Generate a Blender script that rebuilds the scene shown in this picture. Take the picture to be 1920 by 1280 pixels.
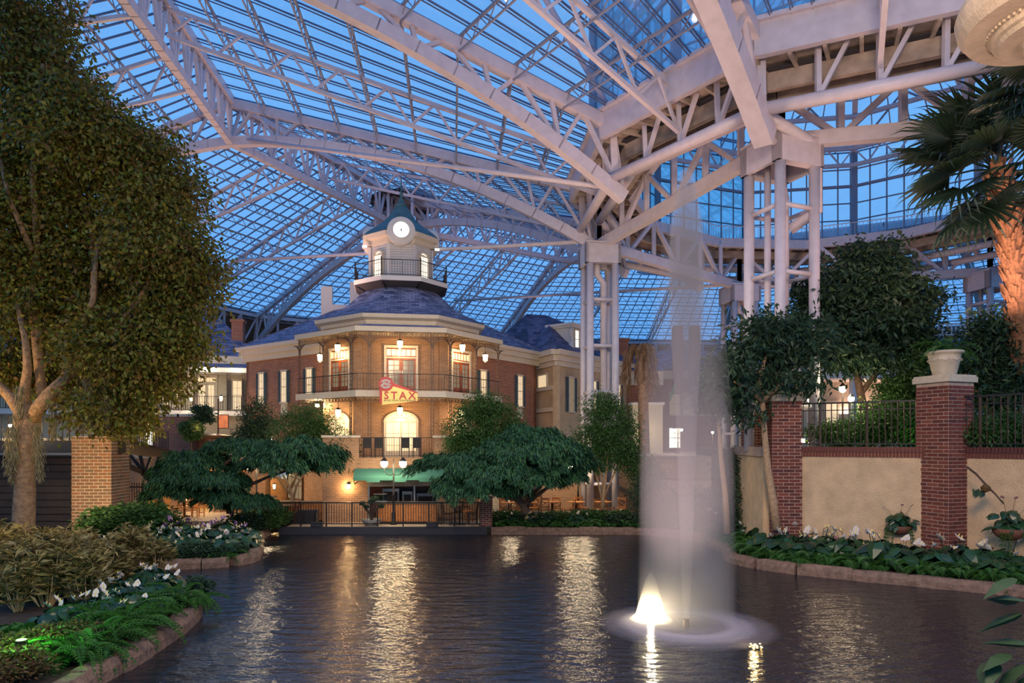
import bpy, math, random
import numpy as np
from mathutils import Vector
for o in list(bpy.data.objects): bpy.data.objects.remove(o, do_unlink=True)
SC = bpy.context.scene
COL = SC.collection
R = math.radians
rnd = random.Random(7)
rng = np.random.default_rng(11)
EYE = 4.0
# ---------------- camera: level, 24 mm, lens shifted upwards
cam = bpy.data.cameras.new('camera'); camo = bpy.data.objects.new('camera', cam); COL.objects.link(camo)
camo.location = (0, 0, EYE); camo.rotation_euler = (R(90), 0, 0)
cam.lens = 24; cam.sensor_width = 36; cam.shift_y = 190/1920; cam.clip_end = 400
SC.camera = camo
SC.view_settings.view_transform = 'Standard'; SC.view_settings.look = 'None'
SC.view_settings.gamma = 1; SC.view_settings.use_curve_mapping = False
SC.view_settings.exposure = 0.0
cy = SC.cycles
cy.transparent_max_bounces = 32; cy.max_bounces = 6; cy.diffuse_bounces = 3; cy.glossy_bounces = 3
cy.volume_bounces = 0; cy.sample_clamp_indirect = 4; cy.sample_clamp_direct = 0
cy.volume_step_rate = 4
# ---------------- dusk sky
W = bpy.data.worlds.new('dusk'); SC.world = W; W.use_nodes = True
nt = W.node_tree; bg = nt.nodes['Background']
tc = nt.nodes.new('ShaderNodeTexCoord'); sx = nt.nodes.new('ShaderNodeSeparateXYZ')
nt.links.new(tc.outputs['Generated'], sx.inputs[0])
cr = nt.nodes.new('ShaderNodeValToRGB'); nt.links.new(sx.outputs['Z'], cr.inputs[0])
nt.links.new(cr.outputs[0], bg.inputs[0])
e = cr.color_ramp.elements
e[0].position = 0.0; e[0].color = (.06, .19, .40, 1)
e[1].position = 0.9; e[1].color = (.075, .27, .66, 1)
x = e.new(.15); x.color = (.13, .38, .80, 1)
x = e.new(.35); x.color = (.18, .47, .90, 1)
bg.inputs[1].default_value = 1.22

def lamp(kind, loc, power, color=(1,.62,.3), size=.15, rot=None, name='lamp_light', spot=None, target=None, sx_=None):
    l = bpy.data.lights.new(name, kind); l.energy = power; l.color = color
    if kind == 'AREA':
        l.size = size
        if sx_: l.shape = 'RECTANGLE'; l.size_y = sx_
    else: l.shadow_soft_size = size
    if kind == 'SPOT': l.spot_size = R(spot or 60); l.spot_blend = .7
    o = bpy.data.objects.new(name, l); COL.objects.link(o); o.location = loc
    if rot: o.rotation_euler = [R(a) for a in rot]
    if target is not None:
        d = Vector(target)-Vector(loc); o.rotation_euler = d.to_track_quat('-Z', 'Y').to_euler()
    return o
# added area lamps, unseen in mid-air, shining up to wash the steel
UPC = (1, .55, .40)
for (x_, y_, z_, p_) in ((1, 24, 7.5, 480), (-11, 36, 11.0, 480), (14, 20, 8.0, 480), (14, 36, 5, 600),
                         (-22, 36, 8, 700), (4, 52, 9.5, 1100), (24, 48, 6, 800), (-4, 8, 8.5, 560), (12, 8, 9, 380)):
    lamp('AREA', (x_, y_, z_), p_, UPC, 3.0, (180, 0, 0), 'uplight')
# added unseen fill lamps above the camera and over the pond
lamp('AREA', (4, 3, 12), 2100, (1, .68, .46), 4, name='hall_light', target=(14, 22, 2))
lamp('AREA', (-2, 4, 12), 800, (1, .74, .44), 3, name='hall_light', target=(-9, 16, 1))
lamp('SPOT', (-9, 13, 9), 380, (1, .66, .24), .4, name='tree_flood', spot=95, target=(-17, 23.5, 8))
lamp('SPOT', (-18.2, 19.3, 4.3), 1000, (1, .62, .22), .15, name='tree_flood', spot=130, target=(-15.5, 22, 8))
lamp('SPOT', (-10.5, 25, 2.0), 900, (1, .68, .28), .3, name='tree_flood', spot=110, target=(-13, 23.5, 8))
lamp('SPOT', (-15.0, 22.8, 2.4), 420, (1, .7, .34), .3, name='pillar_flood', spot=110, target=(-16.4, 26, 2.2))
lamp('AREA', (-6, 24, 9), 300, (1, .80, .5), 3, name='hall_light', target=(-8, 31, 3))  # more added fill, brightens the terrace and facade
lamp('AREA', (3, 22, 9), 380, (1, .80, .55), 3, name='hall_light', target=(2, 31, 3))

# ---------------- helpers
def tag(o, label=None, cat=None, group=None, kind=None):
    if label: o['label'] = label
    if cat: o['category'] = cat
    if group: o['group'] = group
    if kind: o['kind'] = kind
    return o
def thing(name, label, cat, loc=(0,0,0), rz=0, group=None, kind=None):
    o = bpy.data.objects.new(name, None); COL.objects.link(o); o.location = loc; o.rotation_euler = (0,0,rz)
    o.empty_display_size = .2
    return tag(o, label, cat, group, kind)
def struct(name, loc=(0,0,0), rz=0):
    return thing(name, None, None, loc, rz, None, 'structure')
def kids(o): return KIDS.get(o.name, [])
KIDS = {}
def adopt(o, parent):
    if parent is not None:
        o.parent = parent; KIDS.setdefault(parent.name, []).append(o)
def copy_tree(o, parent=None):
    c = o.copy(); COL.objects.link(c); c.parent = None
    adopt(c, parent)
    for ch in kids(o): copy_tree(ch, c)
    return c
def put(proto, used, loc, rz=0, s=1, label=None, group=None):
    """first call moves the prototype itself, later calls copy it"""
    if proto.name in used: o = copy_tree(proto)
    else: used.add(proto.name); o = proto
    o.location = loc; o.rotation_euler = (0,0,rz); o.scale = (s,s,s) if not isinstance(s, tuple) else s
    if label: o['label'] = label
    if group: o['group'] = group
    return o
USED = set()
def V(*a): return np.array(a if len(a) > 1 else a[0], float)
def unit(v): v = np.asarray(v, float); return v/ (np.linalg.norm(v)+1e-12)
class MB:
    def __init__(s): s.v = []; s.f = []
    def add(s, vs, fs):
        n = len(s.v); s.v.extend([tuple(map(float, p)) for p in vs]); s.f.extend([tuple(i+n for i in f) for f in fs]); return s
    def box(s, x0, x1, y0, y1, z0, z1):
        return s.add([(x0,y0,z0),(x1,y0,z0),(x1,y1,z0),(x0,y1,z0),(x0,y0,z1),(x1,y0,z1),(x1,y1,z1),(x0,y1,z1)],
                     [(0,3,2,1),(4,5,6,7),(0,1,5,4),(1,2,6,5),(2,3,7,6),(3,0,4,7)])
    def cbox(s, c, d): 
        return s.box(c[0]-d[0]/2, c[0]+d[0]/2, c[1]-d[1]/2, c[1]+d[1]/2, c[2]-d[2]/2, c[2]+d[2]/2)
    def bar(s, p, q, w, h=None, up=(0,0,1)):
        p = V(p); q = V(q); h = h or w; d = unit(q-p); u = V(up)
        if abs(np.dot(d, u)) > .98: u = V(0,1,0)
        r = unit(np.cross(d, u)); u = np.cross(r, d)
        vs = [c + a*r*w/2 + b*u*h/2 for c in (p, q) for a, b in ((-1,-1),(1,-1),(1,1),(-1,1))]
        return s.add(vs, [(0,1,2,3),(7,6,5,4),(0,4,5,1),(1,5,6,2),(2,6,7,3),(3,7,4,0)])
    def tube(s, pts, r, n=8, cap=True):
        pts = [V(p) for p in pts]; m = len(pts)
        rs = r if hasattr(r, '__len__') else [r]*m
        n0 = len(s.v); vs = []; u = None
        for i, p in enumerate(pts):
            d = unit(pts[min(i+1, m-1)] - pts[max(i-1, 0)])
            if u is None:
                u = np.cross(d, (0,0,1) if abs(d[2]) < .9 else (1,0,0))
            u = unit(u - d*np.dot(u, d)); w = np.cross(d, u)
            for k in range(n):
                a = 2*math.pi*k/n; vs.append(p + rs[i]*(math.cos(a)*u + math.sin(a)*w))
        fs = [(i*n+k, i*n+(k+1)%n, (i+1)*n+(k+1)%n, (i+1)*n+k) for i in range(m-1) for k in range(n)]
        if cap: fs += [tuple(range(n-1, -1, -1)), tuple(range((m-1)*n, m*n))]
        return s.add(vs, fs)
    def lathe(s, prof, c=(0,0,0), n=16, a0=0, a1=2*math.pi, ph=0):
        full = abs(a1-a0-2*math.pi) < 1e-6; k_ = n if full else n+1
        vs = []
        for (r_, z_) in prof:
            for k in range(k_):
                a = ph + a0+(a1-a0)*k/n; vs.append((c[0]+r_*math.cos(a), c[1]+r_*math.sin(a), c[2]+z_))
        m = len(prof); fs = []
        for i in range(m-1):
            for k in range(n):
                k2 = (k+1) % k_ if full else k+1
                fs.append((i*k_+k, i*k_+k2, (i+1)*k_+k2, (i+1)*k_+k))
        return s.add(vs, fs)
    def prism(s, poly, z0, z1):
        n = len(poly); vs = [(x, y, z0) for x, y in poly]+[(x, y, z1) for x, y in poly]
        fs = [tuple(range(n-1,-1,-1)), tuple(range(n, 2*n))]+[(i, (i+1)%n, n+(i+1)%n, n+i) for i in range(n)]
        return s.add(vs, fs)
    def quad(s, *p): return s.add(p, [tuple(range(len(p)))])
    def slab(s, pts, t):
        """thin plate: polygon pts thickened by vector t"""
        n = len(pts); t = V(t); vs = [V(p) for p in pts]+[V(p)+t for p in pts]
        return s.add(vs, [tuple(range(n-1,-1,-1)), tuple(range(n, 2*n))]+[(i, (i+1)%n, n+(i+1)%n, n+i) for i in range(n)])
    def xf(s, f): s.v = [tuple(f(p)) for p in s.v]; return s
    def build(s, name, mat, parent=None, uv=False, smooth=False, world=False, kind=None, label=None):
        vs = s.v
        if world and parent is not None:
            off = Vector((0,0,0)); q = parent
            while q is not None: off += q.location; q = q.parent
            vs = [(a-off.x, b-off.y, c-off.z) for a, b, c in vs]
        me = bpy.data.meshes.new(name); me.from_pydata(vs, [], s.f)
        if uv: make_uv(me, s.v, s.f)
        if smooth: me.polygons.foreach_set('use_smooth', [True]*len(me.polygons))
        me.materials.append(mat); me.update()
        o = bpy.data.objects.new(name, me); COL.objects.link(o); adopt(o, parent)
        if kind: o['kind'] = kind
        if label: o['label'] = label
        return o
def make_uv(me, v, f):
    l = me.uv_layers.new(name='uv'); out = []
    v = np.array(v)
    for fc in f:
        p = v[list(fc)]; n = np.zeros(3)
        for i in range(len(p)): n += np.cross(p[i], p[(i+1) % len(p)])
        n = unit(n)
        if abs(n[2]) > .985: t = V(1,0,0); b = V(0,1,0)
        else: t = unit(np.cross((0,0,1), n)); b = np.cross(n, t)
        for q in p: out += [float(q@t), float(q@b)]
    l.data.foreach_set('uv', out)
def rawmesh(name, verts, tris, mat, parent=None, kind=None, smooth=False):
    me = bpy.data.meshes.new(name); nv, nf = len(verts), len(tris)
    me.vertices.add(nv); me.vertices.foreach_set('co', np.asarray(verts, np.float32).ravel())
    me.loops.add(nf*3); me.loops.foreach_set('vertex_index', np.asarray(tris, np.int32).ravel())
    me.polygons.add(nf); me.polygons.foreach_set('loop_start', np.arange(0, nf*3, 3, dtype=np.int32))
    me.update(calc_edges=True); me.validate()
    me.materials.append(mat)
    o = bpy.data.objects.new(name, me); COL.objects.link(o); adopt(o, parent)
    if kind: o['kind'] = kind
    return o
# pixel of the 1920x1280 photograph at distance D -> point; and where a pixel ray meets height z
def P(px, py, D): return V((px-960)/1280*D, D, EYE+(830-py)/1280*D)
def G(px, py, z=0.0):
    D = (EYE-z)*1280/(py-830); return V((px-960)/1280*D, D, z)
# ---------------- materials
MATS = {}
def mat(name, col, rough=.6, metal=0, emit=None, es=0, var=0, scale=6, bump=0, bscale=40, spec=.5, coat=0):
    m = bpy.data.materials.new(name); m.use_nodes = True; nt = m.node_tree; b = nt.nodes['Principled BSDF']
    b.inputs['Base Color'].default_value = (*col, 1); b.inputs['Roughness'].default_value = rough
    b.inputs['Metallic'].default_value = metal; b.inputs['Specular IOR Level'].default_value = spec
    if emit: b.inputs['Emission Color'].default_value = (*emit, 1); b.inputs['Emission Strength'].default_value = es
    tcn = nt.nodes.new('ShaderNodeTexCoord')
    if var:
        n = nt.nodes.new('ShaderNodeTexNoise'); n.inputs['Scale'].default_value = scale; n.inputs['Detail'].default_value = 5
        nt.links.new(tcn.outputs['Object'], n.inputs['Vector'])
        r = nt.nodes.new('ShaderNodeValToRGB'); nt.links.new(n.outputs[0], r.inputs[0])
        r.color_ramp.elements[0].position = .3; r.color_ramp.elements[1].position = .7
        r.color_ramp.elements[0].color = (*[c*(1-var) for c in col], 1); r.color_ramp.elements[1].color = (*[min(1, c*(1+var)) for c in col], 1)
        nt.links.new(r.outputs[0], b.inputs['Base Color'])
    if bump:
        n = nt.nodes.new('ShaderNodeTexNoise'); n.inputs['Scale'].default_value = bscale; n.inputs['Detail'].default_value = 6
        nt.links.new(tcn.outputs['Object'], n.inputs['Vector'])
        bp = nt.nodes.new('ShaderNodeBump'); bp.inputs['Strength'].default_value = bump; bp.inputs['Distance'].default_value = .05
        nt.links.new(n.outputs[0], bp.inputs['Height']); nt.links.new(bp.outputs[0], b.inputs['Normal'])
    MATS[name] = m; return m
def brickmat(name, c1, c2, mortar, bw=.3, rh=.1, ms=.012, bump=.6, rough=.85, off=.5):
    m = mat(name, c1, rough); nt = m.node_tree; b = nt.nodes['Principled BSDF']
    uv = nt.nodes.new('ShaderNodeUVMap'); uv.uv_map = 'uv'
    t = nt.nodes.new('ShaderNodeTexBrick'); nt.links.new(uv.outputs[0], t.inputs['Vector'])
    t.inputs['Color1'].default_value = (*c1, 1); t.inputs['Color2'].default_value = (*c2, 1); t.inputs['Mortar'].default_value = (*mortar, 1)
    t.inputs['Scale'].default_value = 1; t.inputs['Mortar Size'].default_value = ms; t.inputs['Brick Width'].default_value = bw
    t.inputs['Row Height'].default_value = rh; t.offset = off; t.inputs['Bias'].default_value = 0
    n = nt.nodes.new('ShaderNodeTexNoise'); n.inputs['Scale'].default_value = 1.3; nt.links.new(uv.outputs[0], n.inputs['Vector'])
    mx = nt.nodes.new('ShaderNodeMix'); mx.data_type = 'RGBA'; mx.blend_type = 'MULTIPLY'; mx.inputs[0].default_value = .5
    nt.links.new(t.outputs[0], mx.inputs[6]); nt.links.new(n.outputs['Color'], mx.inputs[7]) 
    hs = nt.nodes.new('ShaderNodeMapRange'); nt.links.new(n.outputs[0], hs.inputs[0]); hs.inputs[3].default_value = .6; hs.inputs[4].default_value = 1.3
    cmb = nt.nodes.new('ShaderNodeCombineColor'); [nt.links.new(hs.outputs[0], cmb.inputs[i]) for i in range(3)]
    nt.links.new(cmb.outputs[0], mx.inputs[7]); nt.links.new(mx.outputs[2], b.inputs['Base Color'])
    bp = nt.nodes.new('ShaderNodeBump'); bp.inputs['Strength'].default_value = bump; bp.inputs['Distance'].default_value = .02; bp.invert = True
    nt.links.new(t.outputs['Fac'], bp.inputs['Height']); nt.links.new(bp.outputs[0], b.inputs['Normal'])
    return m
def rampmat(name, cols, rough=.6, source='island', transl=0, spec=.3):
    """colour picked per mesh island (leaf) or per object (brick)"""
    m = mat(name, cols[0], rough, spec=spec); nt = m.node_tree; b = nt.nodes['Principled BSDF']
    if source == 'island': g = nt.nodes.new('ShaderNodeNewGeometry'); out = g.outputs['Random Per Island']
    else: g = nt.nodes.new('ShaderNodeObjectInfo'); out = g.outputs['Random']
    r = nt.nodes.new('ShaderNodeValToRGB'); nt.links.new(out, r.inputs[0])
    e = r.color_ramp.elements
    for i, c in enumerate(cols):
        x = e[0] if i == 0 else (e[1] if i == len(cols)-1 else e.new(i/(len(cols)-1)))
        x.color = (*c, 1)
    e[len(e)-1].position = 1
    for i, x in enumerate(e): x.position = i/(len(cols)-1)
    for i, c in enumerate(cols): e[i].color = (*c, 1)
    nt.links.new(r.outputs[0], b.inputs['Base Color'])
    if transl:
        tr = nt.nodes.new('ShaderNodeBsdfTranslucent'); nt.links.new(r.outputs[0], tr.inputs[0])
        ms = nt.nodes.new('ShaderNodeMixShader'); ms.inputs[0].default_value = transl
        nt.links.new(b.outputs[0], ms.inputs[1]); nt.links.new(tr.outputs[0], ms.inputs[2])
        nt.links.new(ms.outputs[0], nt.nodes['Material Output'].inputs[0])
    return m
def glassmat(name, tint=(.9,.95,1), gloss=.12, rough=.08, haze=0, hazecol=(.5,.7,1)):
    m = bpy.data.materials.new(name); m.use_nodes = True; nt = m.node_tree; nt.nodes.clear()
    o = nt.nodes.new('ShaderNodeOutputMaterial'); t = nt.nodes.new('ShaderNodeBsdfTransparent'); t.inputs[0].default_value = (*tint, 1)
    g = nt.nodes.new('ShaderNodeBsdfGlossy'); g.inputs[1].default_value = rough; g.inputs[0].default_value = (.9,.9,.95,1)
    mx = nt.nodes.new('ShaderNodeMixShader'); mx.inputs[0].default_value = gloss
    nt.links.new(t.outputs[0], mx.inputs[1]); nt.links.new(g.outputs[0], mx.inputs[2]); last = mx
    if haze:
        d = nt.nodes.new('ShaderNodeBsdfTranslucent'); d.inputs[0].default_value = (*hazecol, 1)
        m2 = nt.nodes.new('ShaderNodeMixShader'); m2.inputs[0].default_value = haze
        nt.links.new(mx.outputs[0], m2.inputs[1]); nt.links.new(d.outputs[0], m2.inputs[2]); last = m2
    nt.links.new(last.outputs[0], o.inputs[0]); return m
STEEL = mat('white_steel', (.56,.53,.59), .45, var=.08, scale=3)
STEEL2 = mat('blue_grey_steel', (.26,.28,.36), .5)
MULL = mat('mullion', (.10,.14,.25), .5)
DECK = mat('deck_tan', (.36,.30,.25), .8, var=.3, scale=2)
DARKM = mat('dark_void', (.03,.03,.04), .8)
GLASS = glassmat('roof_glass', (.97,.98,1), .05, .05, haze=.10, hazecol=(.75,.85,1))
GLASS_T = glassmat('tower_glass', (.55,.78,.86), .22, .03)
WINGLASS = mat('window_glass', (.05,.06,.08), .08, emit=(1,.72,.38), es=.22)
WINLIT = mat('lit_window', (.8,.7,.5), .3, emit=(1,.76,.45), es=.62)
WINLIT2 = mat('bright_window', (.9,.9,.8), .3, emit=(1,.93,.74), es=2.4)
SHADE = mat('lamp_glass', (1,.9,.7), .3, emit=(1,.66,.30), es=14)
GLOBE = mat('globe_glass', (1,.95,.85), .3, emit=(1,.80,.50), es=26)
CLOCK = mat('clock_face', (.95,1,.9), .4, emit=(.93,1,.86), es=1.9)
BRICK = brickmat('red_brick', (.34,.115,.07), (.23,.075,.05), (.36,.26,.19), .3, .1, .014)
BRICKLIT = brickmat('tan_brick', (.42,.22,.115), (.30,.15,.08), (.40,.30,.20), .26, .09, .012)  # brick as lit, warm lamplight put into its base colour
SLATE = brickmat('slate_shingle', (.05,.065,.15), (.27,.31,.50), (.03,.035,.08), .36, .15, .010, .5, .7)
SLATED = brickmat('dark_slate', (.03,.04,.10), (.13,.15,.30), (.02,.02,.05), .7, .22, .01, .5, .7)
TRIM = mat('cream_trim', (.60,.53,.43), .6, var=.05)
TRIMW = mat('white_trim', (.66,.65,.63), .55)
STUCCO = mat('cream_stucco', (.72,.50,.29), .9, var=.14, scale=2.2, bump=.9, bscale=30)
TANST = mat('tan_stucco', (.46,.34,.22), .9, var=.2, scale=.8, bump=.2, bscale=25)
PALEST = mat('pale_stucco', (.55,.50,.38), .9, var=.08)
IRON = mat('black_iron', (.018,.016,.016), .45, .3)
IRONB = mat('brown_iron', (.10,.06,.04), .5, .3)
SHUT = mat('teal_shutter', (.045,.09,.12), .6)
WOODR = mat('red_wood', (.26,.07,.03), .4, var=.3)
WOODO = mat('orange_wood', (.50,.20,.06), .4, var=.25, scale=9)
WOODD = mat('dark_wood', (.09,.035,.02), .4, var=.25, scale=9)
PAVE = mat('terrace_paving', (.40,.33,.25), .7, var=.15, scale=4)
CURB = mat('curb_stone', (.21,.13,.09), .85, var=.35, scale=7, bump=.8, bscale=18)
SOIL = mat('dark_soil', (.045,.03,.02), .95, var=.4)
COPPER = mat('green_copper', (.06,.16,.19), .55, var=.25, scale=4)
MORTAR = mat('mortar', (.46,.33,.25), .95, var=.2)
MORTARB = mat('tan_mortar', (.62,.50,.34), .95, var=.2)
PBRICK = rampmat('pillar_brick', [(.13,.038,.028), (.20,.055,.038), (.16,.045,.03), (.10,.034,.03), (.24,.07,.045)], .85, 'object')
PBRICKT = rampmat('pillar_brick_tan', [(.27,.12,.06), (.20,.12,.07), (.33,.14,.07), (.17,.10,.065), (.30,.16,.085)], .85, 'object')
URN = mat('urn_stone', (.60,.50,.36), .85, var=.12, bump=.3, bscale=30)
BARK = mat('bark', (.26,.16,.09), .9, var=.35, scale=8, bump=.8, bscale=14)
BARKD = mat('dark_bark', (.10,.06,.04), .9, var=.4, scale=8, bump=.8, bscale=20)
BARKL = mat('light_bark', (.42,.27,.15), .85, var=.2, scale=10)
L_BIG = rampmat('leaf_big_tree', [(.05,.07,.012), (.15,.18,.02), (.14,.06,.014), (.07,.11,.016), (.22,.19,.03), (.05,.028,.012)], .5, transl=.25)
L_DARK = rampmat('leaf_dark', [(.016,.04,.022), (.03,.07,.03), (.02,.05,.036), (.045,.085,.03)], .5, transl=.12)
L_MID = rampmat('leaf_mid', [(.03,.09,.02), (.05,.13,.03), (.025,.07,.02), (.08,.16,.04)], .5, transl=.25)
L_MAPLE = rampmat('leaf_maple', [(.018,.075,.045), (.035,.13,.06), (.011,.04,.032), (.06,.16,.05), (.013,.055,.045)], .5, transl=.2)
L_OLIVE = rampmat('leaf_olive', [(.17,.14,.04), (.28,.22,.07), (.09,.075,.025), (.40,.32,.13), (.12,.07,.03)], .5, transl=.15)
L_FERN = rampmat('leaf_fern', [(.04,.13,.02), (.06,.17,.03), (.03,.10,.02)], .5, transl=.25)
L_GLOSS = rampmat('leaf_glossy', [(.014,.05,.022), (.025,.085,.03), (.012,.035,.02)], .3, 'object', transl=.1, spec=.6)
L_DRY = rampmat('leaf_dry', [(.30,.19,.11), (.22,.13,.08), (.38,.26,.16)], .8)
L_MOSS = rampmat('leaf_moss', [(.24,.21,.12), (.16,.14,.08), (.30,.26,.16)], .9)
L_RED = rampmat('leaf_red', [(.13,.05,.025), (.06,.07,.02), (.17,.08,.03), (.05,.05,.02)], .6, transl=.2)
PETAL = mat('white_petal', (.66,.60,.56), .5)
PETALP = mat('pink_petal', (.62,.28,.30), .5)
PETALU = mat('violet_petal', (.22,.10,.30), .5)
BOOT = mat('palm_boot', (.24,.12,.06), .85, var=.4, scale=10)
TEAL = mat('teal_canvas', (.05,.20,.15), .7); REDC = mat('red_canvas', (.50,.05,.05), .7); BLUEC = mat('blue_canvas', (.25,.42,.62), .7)
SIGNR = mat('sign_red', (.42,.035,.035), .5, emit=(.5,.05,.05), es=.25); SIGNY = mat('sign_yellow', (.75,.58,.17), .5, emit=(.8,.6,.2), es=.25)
POSTER = mat('poster_print', (.6,.16,.06), .5, emit=(1,.30,.12), es=.5, var=.6, scale=4)
TERRA = mat('terracotta', (.16,.06,.03), .8)
STAIN = mat('steel_counter', (.35,.32,.28), .3, .7)
# =====================================================================
# GLASS ROOF: a twelve-sided folded roof round a raised ring
S = .846
def RR(r, deg, z): return V((20+r*math.cos(R(deg)))*S, (39+r*math.sin(R(deg)))*S, EYE+z*S)
ANG = [-130-30*k for k in range(12)]          # going round by the left to the far side
RI, RM, RO = 16.0, 39.5, 65.7
ZI, ZM, ZO = 16.0, 23.3, 15.4
def ang(k): return ANG[k % 12]
def lerp(a, b, t): return a+(b-a)*t
def truss(parent, top, bot, n, ct, cb, web, zig=True):
    """top, bot: functions of t; parts: chords and each web member"""
    N = n
    m = MB(); m.bar(top(0), top(1), ct, ct*1.1); m.build('top_chord', STEEL, parent, world=True)
    m = MB(); pts = [bot(i/(2*N)) for i in range(2*N+1)]
    for a, b in zip(pts[:-1], pts[1:]): m.bar(a, b + (b-a)*.04, cb, cb*1.2)
    m.build('bottom_chord', STEEL, parent, world=True)
    for i in range(N+1):
        MB().bar(top(i/N), bot(i/N), web).build('web_member', STEEL, parent, world=True)
        if i < N and zig:
            MB().bar(top((i+.5)/N), bot(i/N), web).build('web_member', STEEL, parent, world=True)
            MB().bar(top((i+.5)/N), bot((i+1)/N), web).build('web_member', STEEL, parent, world=True)
def lighttruss(parent, a, b, c, d, n, w, name='light_truss', depth_lat=None):
    m = MB(); m.bar(a, b, w*1.6); m.bar(c, d, w*1.6)
    for i in range(n):
        p0 = lerp(c, d, i/n); p1 = lerp(a, b, (i+.5)/n); p2 = lerp(c, d, (i+1)/n)
        m.bar(p0, p1, w); m.bar(p1, p2, w)
    return m.build(name, STEEL, parent, world=True)
def sector(k, r0, z0, r1, z1, nr, nc, dens_joist=1):
    a0, a1 = ang(k), ang(k+1)
    A, B = RR(r0, a0, z0), RR(r0, a1, z0); C, D = RR(r1, a0, z1), RR(r1, a1, z1)
    def pt(u, v): return lerp(lerp(A, B, u), lerp(C, D, u), v)
    nrm = unit(np.cross(B-A, C-A)); nrm = nrm if nrm[2] > 0 else -nrm
    base = (A+B)/2
    root = struct('ceiling', tuple(base))
    for i in range(nr):
        for j in range(nc):
            e = .012
            q = [pt((j+e)/nc, (i+e)/nr), pt((j+1-e)/nc, (i+e)/nr), pt((j+1-e)/nc, (i+1-e)/nr), pt((j+e)/nc, (i+1-e)/nr)]
            MB().slab(q, nrm*.02).build('glass_pane', GLASS, root, world=True)
    for j in range(nc+1):                       # glazing bars, running radially, in pairs
        m = MB()
        gw = .042 if r0 < 20 else .055; m.bar(pt(j/nc, 0)-nrm*.05, pt(j/nc, 1)-nrm*.05, gw, gw*1.6, nrm)
        if j < nc and r0 < 20: m.bar(pt((j+.10)/nc, 0)-nrm*.12, pt((j+.10)/nc, 1)-nrm*.12, gw*.7, gw, nrm)
        m.build('glazing_bar', MULL, root, world=True)
    for i in range(nr+1):                       # open-web joists across the sector
        m = MB(); v = i/nr
        a, b = pt(0, v)-nrm*.15, pt(1, v)-nrm*.15; a2, b2 = a-V(0,0,.55), b-V(0,0,.55)
        m.bar(a, b, .10); m.bar(a2+V(0,0,0), b2, .06)
        L = np.linalg.norm(b-a); n = max(4, int(L/1.0))
        for q in range(n):
            p0 = lerp(a2, b2, q/n); p1 = lerp(a, b, (q+.5)/n); p2 = lerp(a2, b2, (q+1)/n)
            m.bar(p0, p1, .035); m.bar(p1, p2, .035)
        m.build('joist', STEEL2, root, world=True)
    return root, pt
for k in (11, 0, 1, 2, 3, 4, 5, 6):             # inner sectors, ring to ridge
    root, pt = sector(k, RI, ZI, RM, ZM, 9, 12)
    t0 = lambda u, v, d, pt=pt: pt(u, v)-V(0,0,d)
    lighttruss(root, t0(.5,0,.5), t0(.5,1,.5), t0(.5,0,1.9), t0(.5,1,1.7), 9, .10)
for k in (1, 2, 3, 4, 5, 6, 7):                 # outer sectors, ridge to perimeter
    root, pt = sector(k, RM, ZM, RO, ZO, 12, 24)
    for u in (1/3, 2/3):
        lighttruss(root, pt(u,0)-V(0,0,.6), pt(u,1)-V(0,0,.6), pt(u,0)-V(0,0,2.6), pt(u,1)-V(0,0,1.4), 10, .10)
frame = struct('ceiling', tuple(RR(0, 0, 12)))
def sub(name, pos):
    o = bpy.data.objects.new(name, None); COL.objects.link(o); adopt(o, frame); o.location = Vector(pos)-frame.location; return o
for k in (11, 0, 1, 2, 3, 4, 5, 6, 7):
    a = ang(k)
    t = sub('roof_truss', RR(RI, a, 12))
    def top(s_, a=a): return RR(lerp(RI, RM, s_), a, lerp(ZI, ZM, s_)-.5)
    def bot(s_, a=a):
        z = 12.1*(1-s_)*(1-2*s_) + 18.0*4*s_*(1-s_) + 20.2*s_*(2*s_-1)
        return RR(lerp(RI-.6, RM, s_), a, z)
    truss(t, top, bot, 7, .42, .62 if k == 0 else .42, .16)
for k in (0, 1, 2, 3, 4, 5, 6):
    t = sub('ridge_truss', RR(RM, ang(k), 20)); A, B = RR(RM, ang(k), ZM), RR(RM, ang(k+1), ZM)
    dz = V(0,0,3.1*S)
    truss(t, lambda s_: lerp(A, B, s_)-V(0,0,.3), lambda s_: lerp(A, B, s_)-dz, 11, .45, .35, .15)
for k in (2, 3, 4, 5, 6, 7):
    a = ang(k); t = sub('hip_truss', RR(RO, a, 12))
    def top(s_, a=a): return RR(lerp(RM, RO, s_), a, lerp(ZM, ZO, s_)-.4)
    def bot(s_, a=a):
        return RR(lerp(RM, RO+1, s_), a, 20.2*(1-s_)*(1-2*s_)+17.7*4*s_*(1-s_)+11.2*s_*(2*s_-1))
    truss(t, top, bot, 9, .38, .42, .13)
ties = [(RR(RI-.3, 170, 12.3)+V(0,0,0), V(-22,54,14.4)*V(S,S,S)+V(0,0,EYE)),
        (V(5,33.5,12.5)*S+V(0,0,EYE), V(-18,45.7,20.3)*S+V(0,0,EYE)),
        (V(17.5,52.5,12.2)*S+V(0,0,EYE), V(-6.0,72,15.0)*S+V(0,0,EYE)),
        (V(10.5,27.3,12.0)*S+V(0,0,EYE), V(-2,17,22)*S+V(0,0,EYE)),
        (V(5,33.5,16.0)*S+V(0,0,EYE), V(-6,20,25)*S+V(0,0,EYE)),
        (V(17.5,52.5,12.2)*S+V(0,0,EYE), V(14,76,19)*S+V(0,0,EYE))]
for a, b in ties:
    MB().tube([a, b], .11, 8).build('tie_rod', STEEL, frame, world=True, smooth=True)
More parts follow.
